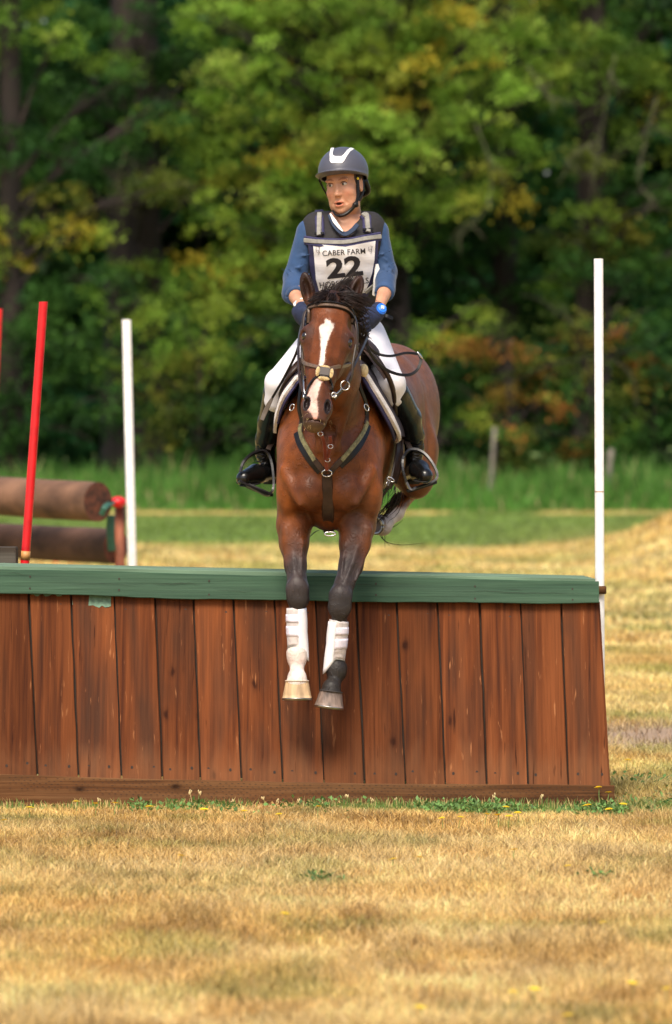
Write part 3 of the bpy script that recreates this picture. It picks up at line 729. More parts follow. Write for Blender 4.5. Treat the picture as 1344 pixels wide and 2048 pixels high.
# weathered timber just behind the rail on the left
root = thing('timber_stack', 'dark weathered square timber behind the green rail at the left edge', 'timber')
mb = MB(); c = V(-80, 1113, 1.3); box(mb, (c[0], 1.3, c[2]), (S(120), .1, S(20)), bev=.004); mb.build('beam', m_grey, root, smooth=False)
mb = MB()
for sx in (-1, 1): box(mb, (c[0] + sx * .15, 1.3, (c[2] - S(20)) / 2), (.05, .05, (c[2] - S(20)) / 2), bev=.004)
mb.build_each('support', m_grey, root, smooth=False); settle(root, (c[0], 1.3, 0))

# ================================================================== LOG JUMP
m_log = mat('peeled_log', (.11, .046, .022), .8, var=.4, scale=5, stretch=(.2, 1, 1), bump=.8, bscale=14, var2=(.20, .10, .055)); m_logend = mat('log_end', (.075, .022, .01), .85, var=.5, scale=22)
m_post = mat('red_brown_post', (.25, .075, .035), .7, var=.2, scale=8); m_strap = mat('green_webbing', (.02, .09, .06), .6); m_log2 = mat('lower_log', (.065, .028, .018), .85, var=.4, scale=5, stretch=(.2, 1, 1), bump=.8, bscale=14, var2=(.12, .06, .04))
log = thing('log_jump', 'blurred two log jump behind the left end of the wooden jump', 'jump')
def log_cyl(name, pa, pb, ra, rb_, m):
    mb = MB(); n = 26; sd = 22; P = np.linspace(pa, pb, n); d = nrm(pb - pa); u = nrm(np.cross(d, (0, 0, 1))); w = np.cross(u, d); vs = []; fs = []
    for i in range(n):
        r = ra + (rb_ - ra) * i / (n - 1)
        for j in range(sd):
            a = 2 * math.pi * j / sd; q = r * (1 + .035 * math.sin(a * 2 + i * .2) + .012 * math.sin(a * 5 + i)); vs.append(P[i] + q * (math.cos(a) * u + math.sin(a) * w))
    for i in range(n - 1):
        for j in range(sd): fs.append((i * sd + j, i * sd + (j + 1) % sd, (i + 1) * sd + (j + 1) % sd, (i + 1) * sd + j))
    mb.add(vs, fs, 0); e = np.array(vs[-sd:]); c = e.mean(0); mb.add(np.vstack([e, [c]]), [(j, (j + 1) % sd, sd) for j in range(sd)], 1)
    e = np.array(vs[:sd]); mb.add(np.vstack([e, [e.mean(0)]]), [((j + 1) % sd, j, sd) for j in range(sd)], 1)
    return mb.build(name, [m, m_logend], log)
log_cyl('log', V(-500, 962, 15.2), V(196, 1004, 12.4), .128, .130, m_log)
log_cyl('log', V(-500, 1055, 15.6), V(232, 1093, 12.9), .112, .118, m_log2)
mb = MB()
for q0 in ((241, 13.0), (-420, 15.3)):
    c = V(q0[0], 1010, q0[1]); tube(mb, [(c[0], c[1] - .12, 0), (c[0], c[1] - .12, c[2])], .034, n=3, sides=14)
mb.build_each('post', m_post, log)
mb = MB(); c = V(236, 1004, 12.8); ellipsoid(mb, c, (.055, .055, .04)); mb.build('post_cap', m_red, log)
mb = MB(); strap(mb, [V(203, 1030, 12.3), V(212, 1012, 12.3), V(226, 1004, 12.6)], [(0, -1, .2)], .04, .006); strap(mb, [V(222, 1030, 12.62), V(221, 1068, 12.62), V(224, 1102, 12.65)], [(0, -1, 0)], .055, .006)
strap(mb, [V(246, 1014, 12.9), V(247, 1030, 12.9), V(246, 1044, 12.9)], [(0, -1, 0)], .03, .006); mb.build_each('strap', m_strap, log)
settle(log, tuple(V(0, 0, 14) * (1, 1, 0)))
m_cone = mat('orange_red_plastic', (.75, .03, .02), .5)
for i, (px, lab) in enumerate(((145, 'small bright red cone in the grass beneath the far log jump'), (121, 'faint orange cone left of the bright red cone beneath the far logs'))):
    root = thing('field_cone', lab, 'cone'); c = V(px, 0, 38); c[2] = float(gz(np.array([c[0]]), np.array([38.]))[0]); 
    mb = MB(); box(mb, c + (0, 0, .01), (.1, .1, .01)); mb.build('cone_base', m_cone, root); mb = MB(); tube(mb, [c + (0, 0, .02), c + (0, 0, .24)], [.07, .02], n=2, sides=14); mb.build('cone_body', m_cone if i == 0 else m_tape, root); settle(root, tuple(c))
# fence posts in the long grass
m_oldpost = mat('silvered_post', (.19, .165, .13), .85, var=.3, scale=20)
for px, pt, pb, r, lab in ((989, 856, 1010, .038, 'pale fence post leaning in the long grass right of the horse'), (1222, 900, 1005, .05, 'short pale fence post right of the white pole'), (975, 902, 960, .0, '')):
    if r == 0: continue
    root = thing('fence_post', lab, 'post', 'old posts in the long grass'); t = V(px, pt, 69.5); b = V(px - 10, pb, 69.5); b[2] = 0
    mb = MB(); tube(mb, [b, (b + t) / 2, t], [r * 1.1, r, r * .9], n=8, sides=10); mb.build('shaft', m_oldpost, root); mb = MB(); tube(mb, [t - (0, 0, .0), t + (0, 0, .02)], [r * .95, r * .7], n=3, sides=10); mb.build('post_top', m_oldpost, root); settle(root, tuple(b))

# ================================================================== TREES
m_bark = mat('bark', (.018, .011, .008), .9, var=.35, scale=4, stretch=(1, 1, .2), bump=.6, bscale=20); m_twig = mat('lichened_twig', (.085, .085, .04), .9, var=.25)
m_leaf = mat('leaf', (1, 1, 1), .55, var=.1, scale=2, attr=True, trans=.36, spec=.1)
G = lambda r, g, b: np.array([r, g, b])
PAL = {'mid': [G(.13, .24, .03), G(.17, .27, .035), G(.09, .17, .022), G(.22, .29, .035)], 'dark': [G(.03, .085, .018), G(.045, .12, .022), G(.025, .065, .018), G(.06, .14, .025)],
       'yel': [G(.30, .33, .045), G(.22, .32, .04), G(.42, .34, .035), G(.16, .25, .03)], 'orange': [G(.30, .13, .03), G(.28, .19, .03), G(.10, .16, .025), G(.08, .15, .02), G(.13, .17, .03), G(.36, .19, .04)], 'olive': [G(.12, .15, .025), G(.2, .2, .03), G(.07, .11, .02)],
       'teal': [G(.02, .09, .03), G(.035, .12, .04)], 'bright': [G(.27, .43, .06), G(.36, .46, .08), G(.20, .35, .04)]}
def leaves(blobs, y, pal, n_per, size, flat=.75):
    """blobs: (px, py, rx_px, ry_px[, palette]) -> leaf clumps hanging through the crown's volume"""
    P = []; C = []
    for bl in blobs:
        px, py, rx, ry = bl[:4]; pl_ = PAL[bl[4] if len(bl) > 4 else pal]; yy = y + (bl[5] if len(bl) > 5 else 0); c = V(px, py, yy); s = (yy + CD) / F; R = np.array([rx * s, min(rx, ry) * s * .9, ry * s])
        vol = R[0] * R[2]; nc = max(5, int(vol * 24))
        for k in range(nc):
            u = RNG.normal(0, 1, 3); u /= np.linalg.norm(u); u *= RNG.uniform(.25, 1.0) ** .45; cc = c + u * R
            cr = RNG.uniform(.16, .42); col = pl_[RNG.integers(len(pl_))] * RNG.uniform(.7, 1.3); m = int(n_per * (cr / .3) ** 2)
            # sprays: leaves in flattish drooping layers
            tilt = nrm(np.array([RNG.normal(0, .35), RNG.normal(-.35, .3), 1])); ax = nrm(np.cross(tilt, RNG.normal(0, 1, 3))); ay = np.cross(tilt, ax)
            q = RNG.normal(0, .55, (m, 3)) * cr; p = cc + q[:, :1] * ax + q[:, 1:2] * ay + q[:, 2:] * tilt * .45; p[:, 2] -= (q[:, 0] ** 2 + q[:, 1] ** 2) * .5
            P.append(p); C.append(col * RNG.uniform(.75, 1.25, (m, 1)))
    P = np.concatenate(P); C = np.concatenate(C); n = len(P); k = P[:, 2] > .15; P, C = P[k], C[k]; n = len(P)
    a = RNG.normal(0, 1, (n, 3)); a[:, 2] -= .5; a /= np.linalg.norm(a, axis=1)[:, None]; b = np.cross(a, RNG.normal(0, 1, (n, 3)) + (0, 0, 1.2)); b /= np.linalg.norm(b, axis=1)[:, None]
    L_ = (size * RNG.uniform(.6, 1.4, n))[:, None]; Q = np.zeros((n, 4, 3)); Q[:, 0] = P - a * L_ * .5; Q[:, 1] = P + b * L_ * .3 - a * L_ * .05; Q[:, 2] = P + a * L_ * .5; Q[:, 3] = P - b * L_ * .3 - a * L_ * .05
    return Q.reshape(-1, 3), np.arange(n * 4).reshape(-1, 4), np.repeat(C, 4, 0)
def tree(name, label, px, y, r, H, blobs, pal, n_per=95, size=.092, cat_='tree', group='trees at the edge of the field', lean=0, limbs=True, twigs=()):
    root = thing(name, label, cat_, group); b = V(px, 0, y); b[2] = -.05; t = b + (lean, 0, H); mb = MB()
    tube(mb, [b, b + (lean * .2, .1, H * .3), b + (lean * .6, -.05, H * .65), t], [r * 1.3, r, r * .8, r * .35], n=16, sides=14)
    if limbs:
        for bl in blobs:
            yy = y + (bl[5] if len(bl) > 5 else 0); c = V(bl[0], bl[1], yy); f = np.clip((c[2] * .75) / H, .08, .95); s0 = b + (t - b) * f
            tube(mb, [s0, (s0 + c) / 2 + (0, 0, .25), c], [r * .3 * (1 - f * .5) + .02, .03, .012], n=8, sides=6)
            for k in range(3):
                e = c + RNG.normal(0, .5, 3) * np.array([1, .6, .7]); tube(mb, [(s0 + c) / 2 + (0, 0, .25), (c + e) / 2 + (0, 0, .1), e], [.03, .015, .006], n=6, sides=5)
    mb.build('trunk', m_bark, root)
    v, f, c = leaves(blobs, y, pal, n_per, size); mesh('crown', v, f, m_leaf, root, colors=c, smooth=False)
    if len(twigs):
        mb = MB()
        for tw in twigs:
            base = [V(q[0], q[1], y - 2.2) for q in tw]; tube(mb, np.array(base) + RNG.normal(0, .05, (len(base), 3)), [.016, .011, .005], n=14, sides=6)
            for k in range(10):
                i = RNG.uniform(.1, .95); p = cat(base, 40)[int(i * 39)]; e = p + np.array([RNG.normal(0, .25), RNG.normal(0, .15), -abs(RNG.normal(.3, .2))]); tube(mb, [p, (p + e) / 2 + RNG.normal(0, .05, 3), e], [.012, .004], n=6, sides=4)
        mb.build('bare_branch', m_twig, root)
    settle(root, tuple(b)); return root
# --- the trees, left to right, crowns given as boughs
tree('conifer', 'huge dark trunked conifer on the left with the trunk showing', 268, 78, .50, 17, [(90, 60, 130, 90), (180, 190, 150, 80), (60, 300, 140, 90), (330, 230, 110, 50), (400, 120, 120, 70), (150, 400, 90, 70), (420, 380, 90, 60), (-40, 180, 120, 120), (300, -120, 300, 90), (380, 250, 70, 60), (270, 30, 90, 40, 'dark', -1.2), (250, 130, 80, 28, 'mid', -1.3), (300, 240, 110, 30, 'mid', -1.3), (230, 290, 70, 30, 'dark', -1.2), (290, 375, 60, 18, 'olive', -1.3), (300, 560, 80, 50, 'mid', -1.2), (230, 600, 80, 60, 'dark', -1.2)], 'dark', twigs=[[(250, 300), (235, 360), (245, 420)]])
tree('leafy_tree', 'yellow tinged leafy tree at the left edge of the photo', 20, 74.5, .22, 14, [(20, 40, 110, 90, 'mid'), (115, 80, 50, 40, 'bright'), (40, 200, 110, 70, 'dark'), (20, 330, 100, 90, 'dark'), (100, 410, 110, 50, 'olive'), (30, 450, 90, 50, 'yel'), (165, 460, 50, 30, 'yel'), (10, 520, 60, 40, 'yel'), (40, 590, 110, 60, 'dark'), (160, 300, 80, 60, 'dark'), (-120, 100, 120, 200), (-100, 450, 120, 200), (50, -120, 200, 90), (240, 160, 70, 30, 'dark'), (330, 230, 60, 25, 'dark'), (320, 370, 40, 25, 'olive')], 'mid')
tree('leafy_tree', 'bright green spreading tree whose boughs fill the picture above the rider', 800, 76.5, .17, 15, [(450, 40, 110, 60, 'mid'), (560, 90, 110, 70, 'mid'), (600, 200, 100, 80, 'bright'), (700, 60, 130, 80, 'bright'), (760, 180, 140, 90, 'bright'), (880, 90, 140, 80, 'mid'), (960, 50, 110, 60, 'bright'), (880, 210, 120, 60, 'mid'), (540, 320, 110, 70, 'mid'), (470, 370, 80, 50, 'yel'), (560, 430, 90, 60, 'mid'), (620, 330, 110, 80, 'yel'), (760, 300, 110, 60, 'yel'), (490, 520, 90, 50, 'yel'), (430, 590, 60, 45, 'yel'), (560, 580, 110, 60, 'mid'), (980, 270, 80, 40, 'mid'), (900, 270, 50, 30, 'yel'), (700, -110, 260, 110), (1000, -90, 200, 100), (500, -90, 140, 90), (820, 360, 70, 50, 'olive'), (650, 480, 110, 70, 'mid'), (700, 250, 120, 80, 'mid', -1), (780, 60, 130, 80, 'bright', -1), (820, 440, 90, 70, 'dark', -.5), (560, 10, 110, 70, 'mid', -1), (640, 140, 90, 60, 'yel', -1.2), (440, 450, 70, 40, 'mid', -1.6), (530, 470, 80, 45, 'mid', -1.6), (450, 540, 70, 45, 'yel', -1.6), (540, 560, 80, 50, 'mid', -1.6), (480, 630, 80, 45, 'mid', -1.6), (600, 520, 80, 60, 'mid', -1.6), (770, 470, 60, 45, 'mid', -1.4), (860, 420, 60, 45, 'mid', -1.4)] + [(x_ + (y_ % 3) * 25, y_, 85, 45, ('bright', 'mid', 'mid', 'yel', 'bright')[(x_ // 110 + y_ // 65) % 5], -1.4 + .5 * math.sin(x_ + y_)) for y_ in range(-20, 430, 65) for x_ in range(400 + abs(y_ - 250) // 4, 1080 - max(0, y_ - 200) // 2, 110)], 'mid',
     twigs=[[(960, 250), (985, 340), (965, 420), (900, 480)], [(1060, 130), (1090, 180), (1105, 200)]])
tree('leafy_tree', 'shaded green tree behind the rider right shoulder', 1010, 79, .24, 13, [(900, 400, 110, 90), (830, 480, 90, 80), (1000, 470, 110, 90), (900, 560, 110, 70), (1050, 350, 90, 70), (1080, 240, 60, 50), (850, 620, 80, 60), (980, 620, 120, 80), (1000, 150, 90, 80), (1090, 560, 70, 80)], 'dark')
tree('leafy_tree', 'dark trunked tree with drooping boughs behind the tall white pole', 1185, 77, .30, 15, [(1180, 60, 120, 80, 'mid'), (1270, 130, 100, 70, 'mid'), (1300, 30, 100, 70, 'dark'), (1080, 60, 90, 60, 'mid'), (1150, 210, 60, 50, 'mid'), (1280, 260, 80, 60, 'mid'), (1320, 190, 50, 35, 'yel'), (1330, 400, 60, 80, 'dark'), (1260, 380, 60, 50, 'dark'), (1150, 470, 70, 60, 'olive'), (1250, 470, 80, 50, 'olive'), (1240, 540, 90, 50, 'dark'), (1330, 560, 80, 90, 'dark'), (1140, 560, 60, 40, 'mid'), (1180, -110, 250, 100), (1190, 120, 110, 70, 'mid', -1.2), (1200, 300, 70, 35, 'olive', -1.2), (1190, 430, 80, 50, 'mid', -1.2), (1185, 520, 80, 50, 'dark', -1.2), (1440, 150, 110, 250), (1430, 480, 100, 150)], 'mid', twigs=[[(1310, 200), (1290, 300), (1275, 370), (1320, 400)], [(1200, 280), (1160, 300), (1130, 335)], [(1225, 120), (1210, 200), (1170, 420)]])
BUSH = [
 ('bush', 'dark green bush at the left edge behind the red poles', 40, 74, [(40, 680, 110, 70), (150, 700, 90, 70), (60, 780, 110, 60), (100, 860, 120, 60), (-80, 750, 110, 150)], 'dark'),
 ('bush', 'lighter green bush behind the blurred white pole', 250, 73.5, [(280, 590, 90, 60, 'mid'), (240, 680, 80, 60), (290, 720, 80, 60, 'mid'), (200, 800, 90, 60), (290, 840, 90, 60), (210, 560, 60, 50)], 'dark'),
 ('bush', 'olive and yellow bush between the white pole and the horse', 400, 73, [(380, 700, 90, 60, 'mid'), (420, 640, 70, 50, 'mid'), (400, 760, 60, 60, 'olive'), (350, 790, 70, 60, 'olive'), (440, 800, 90, 60), (350, 860, 60, 35, 'olive'), (480, 870, 90, 50), (500, 700, 80, 90), (430, 900, 90, 40)], 'dark'),
 ('bush', 'dark bush hidden behind the horse and rider', 650, 74, [(580, 760, 100, 80), (640, 860, 120, 60), (700, 640, 90, 80), (600, 660, 80, 60), (740, 760, 90, 90)], 'dark'),
 ('bush', 'green bush right of the horse with yellow tips', 870, 73.5, [(850, 700, 90, 70), (900, 640, 80, 50, 'mid'), (880, 790, 90, 70), (920, 860, 100, 60), (880, 690, 30, 25, 'yel'), (860, 900, 80, 40)], 'dark'),
 ('bush', 'orange leaved bush behind the pale leaning fence post', 1020, 72.5, [(1000, 700, 90, 60, 'olive'), (1020, 760, 80, 60, 'orange'), (960, 700, 30, 20, 'orange'), (1090, 820, 50, 40, 'orange'), (1000, 850, 90, 50, 'dark'), (970, 840, 40, 25, 'yel'), (1050, 900, 60, 35, 'olive'), (1080, 880, 70, 40, 'dark'), (1040, 870, 25, 20, 'orange')], 'dark'),
 ('bush', 'rust coloured bush glowing behind the white pole', 1180, 73, [(1150, 700, 60, 50, 'orange'), (1190, 740, 90, 60, 'olive'), (1240, 660, 50, 35, 'orange'), (1260, 700, 60, 40, 'orange'), (1150, 800, 80, 60, 'dark'), (1155, 905, 35, 25, 'orange'), (1200, 860, 90, 60, 'dark'), (1090, 740, 40, 30, 'orange'), (1130, 640, 60, 50, 'olive'), (1215, 890, 25, 30, 'orange')], 'dark'),
 ('bush', 'green bush with one orange bough at the right edge', 1310, 73.2, [(1310, 690, 90, 70), (1300, 755, 40, 28, 'orange'), (1330, 800, 90, 80), (1280, 840, 90, 70), (1320, 900, 90, 40), (1440, 780, 90, 150), (1240, 800, 60, 50, 'mid')], 'dark')]
for nm, lab, px, y, blobs, pal in BUSH:
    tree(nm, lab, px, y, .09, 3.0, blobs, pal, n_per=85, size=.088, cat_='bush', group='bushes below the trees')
# the wood behind, one dark mass, inner shade put into the leaf colour
bl = [(x_, y_, 170, 130, 'dark' if (x_ + y_) % 3 else 'teal', RNG.uniform(0, 7)) for x_ in range(-500, 1900, 125) for y_ in range(-250, 920, 100)]
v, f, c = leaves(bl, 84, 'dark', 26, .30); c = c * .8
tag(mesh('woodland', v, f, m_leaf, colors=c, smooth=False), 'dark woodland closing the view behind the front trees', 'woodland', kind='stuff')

# ================================================================== HORSE
horse = thing('horse', 'bay horse with a white blaze jumping down off the wooden jump', 'horse')
A0 = V(665, 606, -.44); A1 = V(630, 838, -.70)              # poll, muzzle
hA = nrm(A1 - A0); hS = np.array([1, .10, .04]); hS = nrm(hS - hA * (hS @ hA)); hN = np.cross(hA, hS)
if hN[1] > 0: hN = -hN
RH = np.stack([hS, hN, hA], 1)
HL = np.linalg.norm(A1 - A0)
def H(s, u, v): return A0 + hA * s * HL + hS * u + hN * v
def hell(s, u, v, r): return ell(H(s, u, v), r, RH)         # radii: side, front, along
def hsec(L_, k=.02):
    return [(esec(H(a[0], a[1], a[2]), H(b[0], b[1], b[2]), a[3], a[4], b[3], b[4], hS), k, 1) for a, b in zip(L_[:-1], L_[1:])]
BP = []
# trunk
T_ = [(657, 925, .04, .165, .21), (661, 897, .26, .235, .31), (676, 868, .55, .262, .365), (704, 850, 1.0, .29, .335), (735, 812, 1.4, .265, .29), (764, 805, 1.75, .25, .28), (768, 845, 2.02, .18, .22)]
BP += loft([(V(a, b, c), d, e) for a, b, c, d, e in T_], k=.04)
# neck
N_ = [(668, 850, .42, .17, .30), (666, 810, .12, .135, .235), (668, 745, -.12, .115, .185), (667, 680, -.30, .095, .145), (665, 632, -.40, .075, .11)]
BP += loft([(V(a, b, c), d, e) for a, b, c, d, e in N_], k=.03)
# breast, shoulders, pectorals
BP += [(ell(V(656, 985, .10), (.12, .17, .175)), .05, 1), (ell(V(600, 925, .12), (.105, .17, .19)), .05, 1), (ell(V(719, 925, .14), (.105, .17, .19)), .05, 1),
       (ell(V(619, 985, -.055), (.072, .075, .085)), .03, 1), (ell(V(693, 985, -.05), (.072, .075, .085)), .03, 1),
       (ell(V(580, 985, .05), (.062, .10, .13)), .04, 1), (ell(V(738, 985, .06), (.062, .10, .13)), .04, 1),
       (cone(V(655, 925, -.20), V(655, 1045, -.12), .012, .02), .05, -1), (cone(V(578, 905, -.13), V(612, 1030, -.14), .008, .015), .03, -1), (cone(V(733, 905, -.13), V(704, 1030, -.14), .008, .015), .03, -1), (cone(V(556, 1032, -.05), V(608, 1062, -.06), .006, .012), .02, -1), (cone(V(752, 1040, -.05), V(692, 1066, -.06), .006, .012), .02, -1), (cone(V(600, 1050, -.06), V(616, 1100, -.06), .010, .006), .02, -1),
       (cone(V(652, 800, -.22), V(655, 930, -.18), .02, .012), .05, -1),
       (cone(V(628, 815, -.16), V(640, 900, -.13), .022, .015), .03, 1), (cone(V(690, 815, -.16), V(672, 900, -.13), .022, .015), .03, 1)]
# forelegs: (px, py, y), half widths side / front-back
def leg(P, k=.018, side=(1, 0, 0)): return loft([(V(a, b, c), d, e) for a, b, c, d, e in P], side, k)
BP += leg([(592, 1000, .12, .085, .12), (588, 1050, .08, .078, .09), (588, 1085, .05, .066, .075), (591, 1130, .0, .048, .055), (594, 1160, -.03, .042, .047)])
BP += leg([(594, 1158, -.03, .043, .048), (595, 1178, -.05, .051, .052), (596, 1198, -.055, .049, .046), (594, 1220, -.05, .031, .034), (594, 1255, -.05, .031, .036), (594, 1288, -.05, .031, .036), (594, 1306, -.055, .045, .048), (594, 1318, -.06, .042, .044), (594, 1338, -.085, .029, .031), (594, 1356, -.115, .041, .042), (594, 1364, -.125, .049, .046)], k=.012)
BP += leg([(716, 1000, .12, .088, .12), (714, 1050, .08, .083, .09), (710, 1085, .04, .070, .075), (702, 1130, -.01, .053, .058), (690, 1165, -.06, .045, .048)])
BP += leg([(689, 1168, -.06, .044, .048), (681, 1192, -.085, .051, .052), (679, 1215, -.09, .050, .048), (679, 1244, -.08, .031, .034), (674, 1280, -.06, .031, .036), (671, 1318, -.05, .031, .036), (673, 1336, -.05, .046, .048), (673, 1346, -.055, .042, .044), (669, 1362, -.07, .029, .031), (663, 1376, -.095, .040, .042), (662, 1384, -.10, .047, .045)], k=.012)
BP += [(ell(V(593, 1182, -.092), (.036, .014, .05)), .03, 1), (ell(V(680, 1206, -.125), (.036, .014, .05)), .03, 1), (cone(V(598, 1060, -.04), V(600, 1120, -.075), .008, .004), .02, -1), (cone(V(728, 1050, -.03), V(700, 1130, -.09), .008, .004), .02, -1),
       (cone(V(572, 1060, .0), V(575, 1130, -.02), .02, .010), .02, 1), (cone(V(736, 1060, .0), V(720, 1130, -.03), .022, .010), .02, 1)]
for (a, b, r, k_, sg) in (((640, 1030, -.10), (600, 1075, -.07), .010, .02, -1), ((672, 1035, -.10), (700, 1080, -.07), .010, .02, -1), ((566, 940, -.02), (600, 1010, -.11), .012, .03, 1), ((745, 940, -.02), (712, 1010, -.11), .012, .03, 1),
    ((586, 1095, -.02), (590, 1160, -.08), .010, .012, 1), ((606, 1080, -.02), (602, 1150, -.07), .008, .010, 1), ((716, 1095, -.04), (690, 1165, -.11), .010, .012, 1), ((690, 1085, -.03), (682, 1155, -.10), .008, .010, 1), ((740, 1085, -.0), (712, 1160, -.08), .008, .010, 1), ((568, 1085, .0), (578, 1160, -.05), .008, .010, 1),
    ((632, 880, -.16), (600, 960, -.14), .010, .025, -1), ((682, 880, -.16), (712, 960, -.14), .010, .025, -1)):
    BP.append((cone(V(*a), V(*b), r, r * .6), k_, sg))
# hindquarters and tucked hind legs
for s_ in (1, -1):
    q = lambda x: 765 + (x - 765) if s_ > 0 else 765 - (x - 765)
    BP += [(ell(V(q(808), 835, 1.72), (.165, .27, .30)), .06, 1), (ell(V(q(818), 900, 1.5), (.13, .2, .2)), .06, 1)]
    BP += leg([(q(826), 905, 1.5, .12, .17), (q(832), 948, 1.42, .085, .12), (q(836), 962, 1.60, .055, .075), (q(836), 968, 1.83, .042, .055)], k=.03)
    BP += leg([(q(836), 968, 1.83, .045, .055), (q(824), 982, 1.72, .036, .042), (q(805), 1005, 1.55, .032, .036), (q(792), 1025, 1.42, .038, .044), (q(778), 1040, 1.36, .030, .034), (q(766), 1052, 1.32, .045, .045)], k=.012)
BP += [(cone(V(858, 745, 1.40), V(862, 930, 1.38), .010, .012), .05, -1)]
# head
BP += hsec([(0.0, 0, -.05, .078, .085), (.12, 0, -.045, .098, .095), (.30, 0, -.05, .103, .10), (.45, 0, -.045, .082, .085), (.62, 0, -.03, .060, .066), (.80, 0, -.018, .050, .058), (.92, 0, -.02, .056, .06), (1.0, 0, -.03, .046, .05)], .025)
BP += [(hell(.36, .055, -.13, (.042, .085, .10)), .03, 1), (hell(.36, -.055, -.13, (.042, .085, .10)), .03, 1),          # jowls
       (hell(.285, .088, -.014, (.030, .034, .050)), .035, 1), (hell(.285, -.088, -.014, (.030, .034, .050)), .035, 1),      # brows
       (hell(.318, .108, .004, (.014, .018, .021)), .010, -1), (hell(.318, -.108, .004, (.014, .018, .021)), .010, -1),
       (cone(H(.42, .074, -.018), H(.60, .066, -.03), .013, .006), .02, 1), (cone(H(.42, -.074, -.018), H(.60, -.066, -.03), .013, .006), .02, 1),  # facial crest
       (cone(H(.20, 0, .043), H(.85, 0, .036), .018, .014), .04, 1),
       (hell(.16, .10, -.02, (.018, .03, .03)), .03, -1), (hell(.16, -.10, -.02, (.018, .03, .03)), .03, -1),
       (hell(.90, .038, .002, (.030, .032, .045)), .02, 1), (hell(.90, -.038, .002, (.030, .032, .045)), .02, 1),         # nostril wings
       (hell(.905, .046, .026, (.011, .020, .024)), .010, -1), (hell(.905, -.046, .026, (.011, .020, .024)), .010, -1),
       (hell(1.0, 0, -.004, (.045, .035, .035)), .02, 1), (hell(1.02, 0, -.022, (.036, .036, .028)), .025, 1), (esec(H(1.03, -.05, .018), H(1.03, .05, .018), .0025, .014, .0025, .014, hA), .005, -1)]
# ears
EARS = []
for e0, e1, w in ((V(621, 606, -.40), V(608, 545, -.40), -1), (V(702, 606, -.40), V(722, 552, -.38), 1)):
    ax = nrm(e1 - e0); fr = nrm(np.array([w * .25, -1, 0]) - ax * (np.array([w * .25, -1, 0]) @ ax)); sd = np.cross(ax, fr); L_ = np.linalg.norm(e1 - e0)
    Re = np.stack([sd, fr, ax], 1)
    BP += [(ell(e0 + ax * L_ * .42, (.033, .026, L_ * .60), Re), .02, 1), (ell(e0 + ax * L_ * .46 + fr * .026, (.017, .024, L_ * .42), Re), .010, -1)]
    EARS.append((e0, e1))
Gc = Grid((-.38, -.85, .40), (.58, 2.35, 2.45), .0095).run(BP)
FB = (np.array([-.20, -.84, 1.50]), np.array([.20, -.28, 2.42]))
Gf = Grid(FB[0], FB[1], .0042).run(BP)
# fine detail for the lower forelegs
FL_ = (np.array([-.28, -.25, .42]), np.array([.12, .10, 1.12]))
Gl = Grid(FL_[0], FL_[1], .0048).run(BP)
inside = lambda B: (lambda c: ((c > B[0] + .008) & (c < B[1] - .008)).all(1))
i1, i2 = inside(FB), inside(FL_)
v1, q1 = Gc.net(drop=lambda c: i1(c) | i2(c)); v2, q2 = Gf.net(); v3, q3 = Gl.net()
v1 = relax(v1, q1, 2); v2 = relax(v2, q2, 1); v3 = relax(v3, q3, 1)
hv = np.concatenate([v1, v2, v3]); hq = np.concatenate([q1, q2 + len(v1), q3 + len(v1) + len(v2)])
del Gc, Gf, Gl
HB = bvh_of(hv, hq)
# coat colour by place on the body, some light and shade painted in
P2 = PX(hv); n1 = vnoise(hv[::1], 9, 1) if len(hv) < 400000 else 0
BAY = np.array([.128, .036, .009]); BAYR = np.array([.31, .082, .012]); DK = np.array([.055, .022, .014]); BLK = np.array([.030, .022, .020]); WHT = np.array([.78, .66, .58]); PINK = np.array([.62, .33, .26])
c = np.tile(BAY, (len(hv), 1)) * (1 + .22 * n1[:, None])
def blend(c, col, w): return c + (np.asarray(col) - c) * np.clip(w, 0, 1)[:, None]
sm = lambda x, a, b: np.clip((x - a) / (b - a), 0, 1)
z = hv[:, 2]; yv = hv[:, 1]
isleg = (P2[:, 1] > 1035) & (yv < .4)
# brighter red painted as highlights on the flanks of shoulder, dusty brown on the breast
c = blend(c, BAYR, sm(np.abs(P2[:, 0] - 660), 52, 106) * (yv < .6) * (P2[:, 1] > 760) * .85)
n4 = vnoise(hv, 4.5, 7); n5 = vnoise(hv, 20, 11); c = blend(c, [.095, .045, .027], sm(n4, -.1, .5) * .75 * (P2[:, 1] > 860)); c = blend(c, [.075, .024, .010], sm(-n4, .15, .55) * .6); c = c * (1 + .25 * n5[:, None])
c = blend(c, [.20, .072, .026], sm(yv, 1.0, 1.3) * .75)
hs = (hv - A0) @ hA / HL; hu = (hv - A0) @ hS; hvv = (hv - A0) @ hN
head = (yv < -.33) & (hs > -.1) & (z > 1.5)
c = blend(c, DK * 1.3, head * sm(hs, .72, .95) * .85 * (hvv > -.08)); c = blend(c, DK * 1.2, head * np.exp(-((hs - .31) / .085) ** 2) * np.exp(-((np.abs(hu) - .095) / .032) ** 2) * 1.1)  # dark muzzle, then brow shade painted round the eyes
c = blend(c, [.19, .050, .014], head * np.exp(-((hs - .3) / .25) ** 2) * (np.abs(hu) < .06) * .5)
for (e0, e1) in EARS:
    ax = nrm(e1 - e0); t = (hv - e0) @ ax; L_ = np.linalg.norm(e1 - e0); d = np.linalg.norm(hv - e0 - np.outer(t, ax), axis=1); c = blend(c, DK * .3, (t > L_ * .05) * (d < .05) * sm(t, L_ * .10, L_ * .35) * .9)
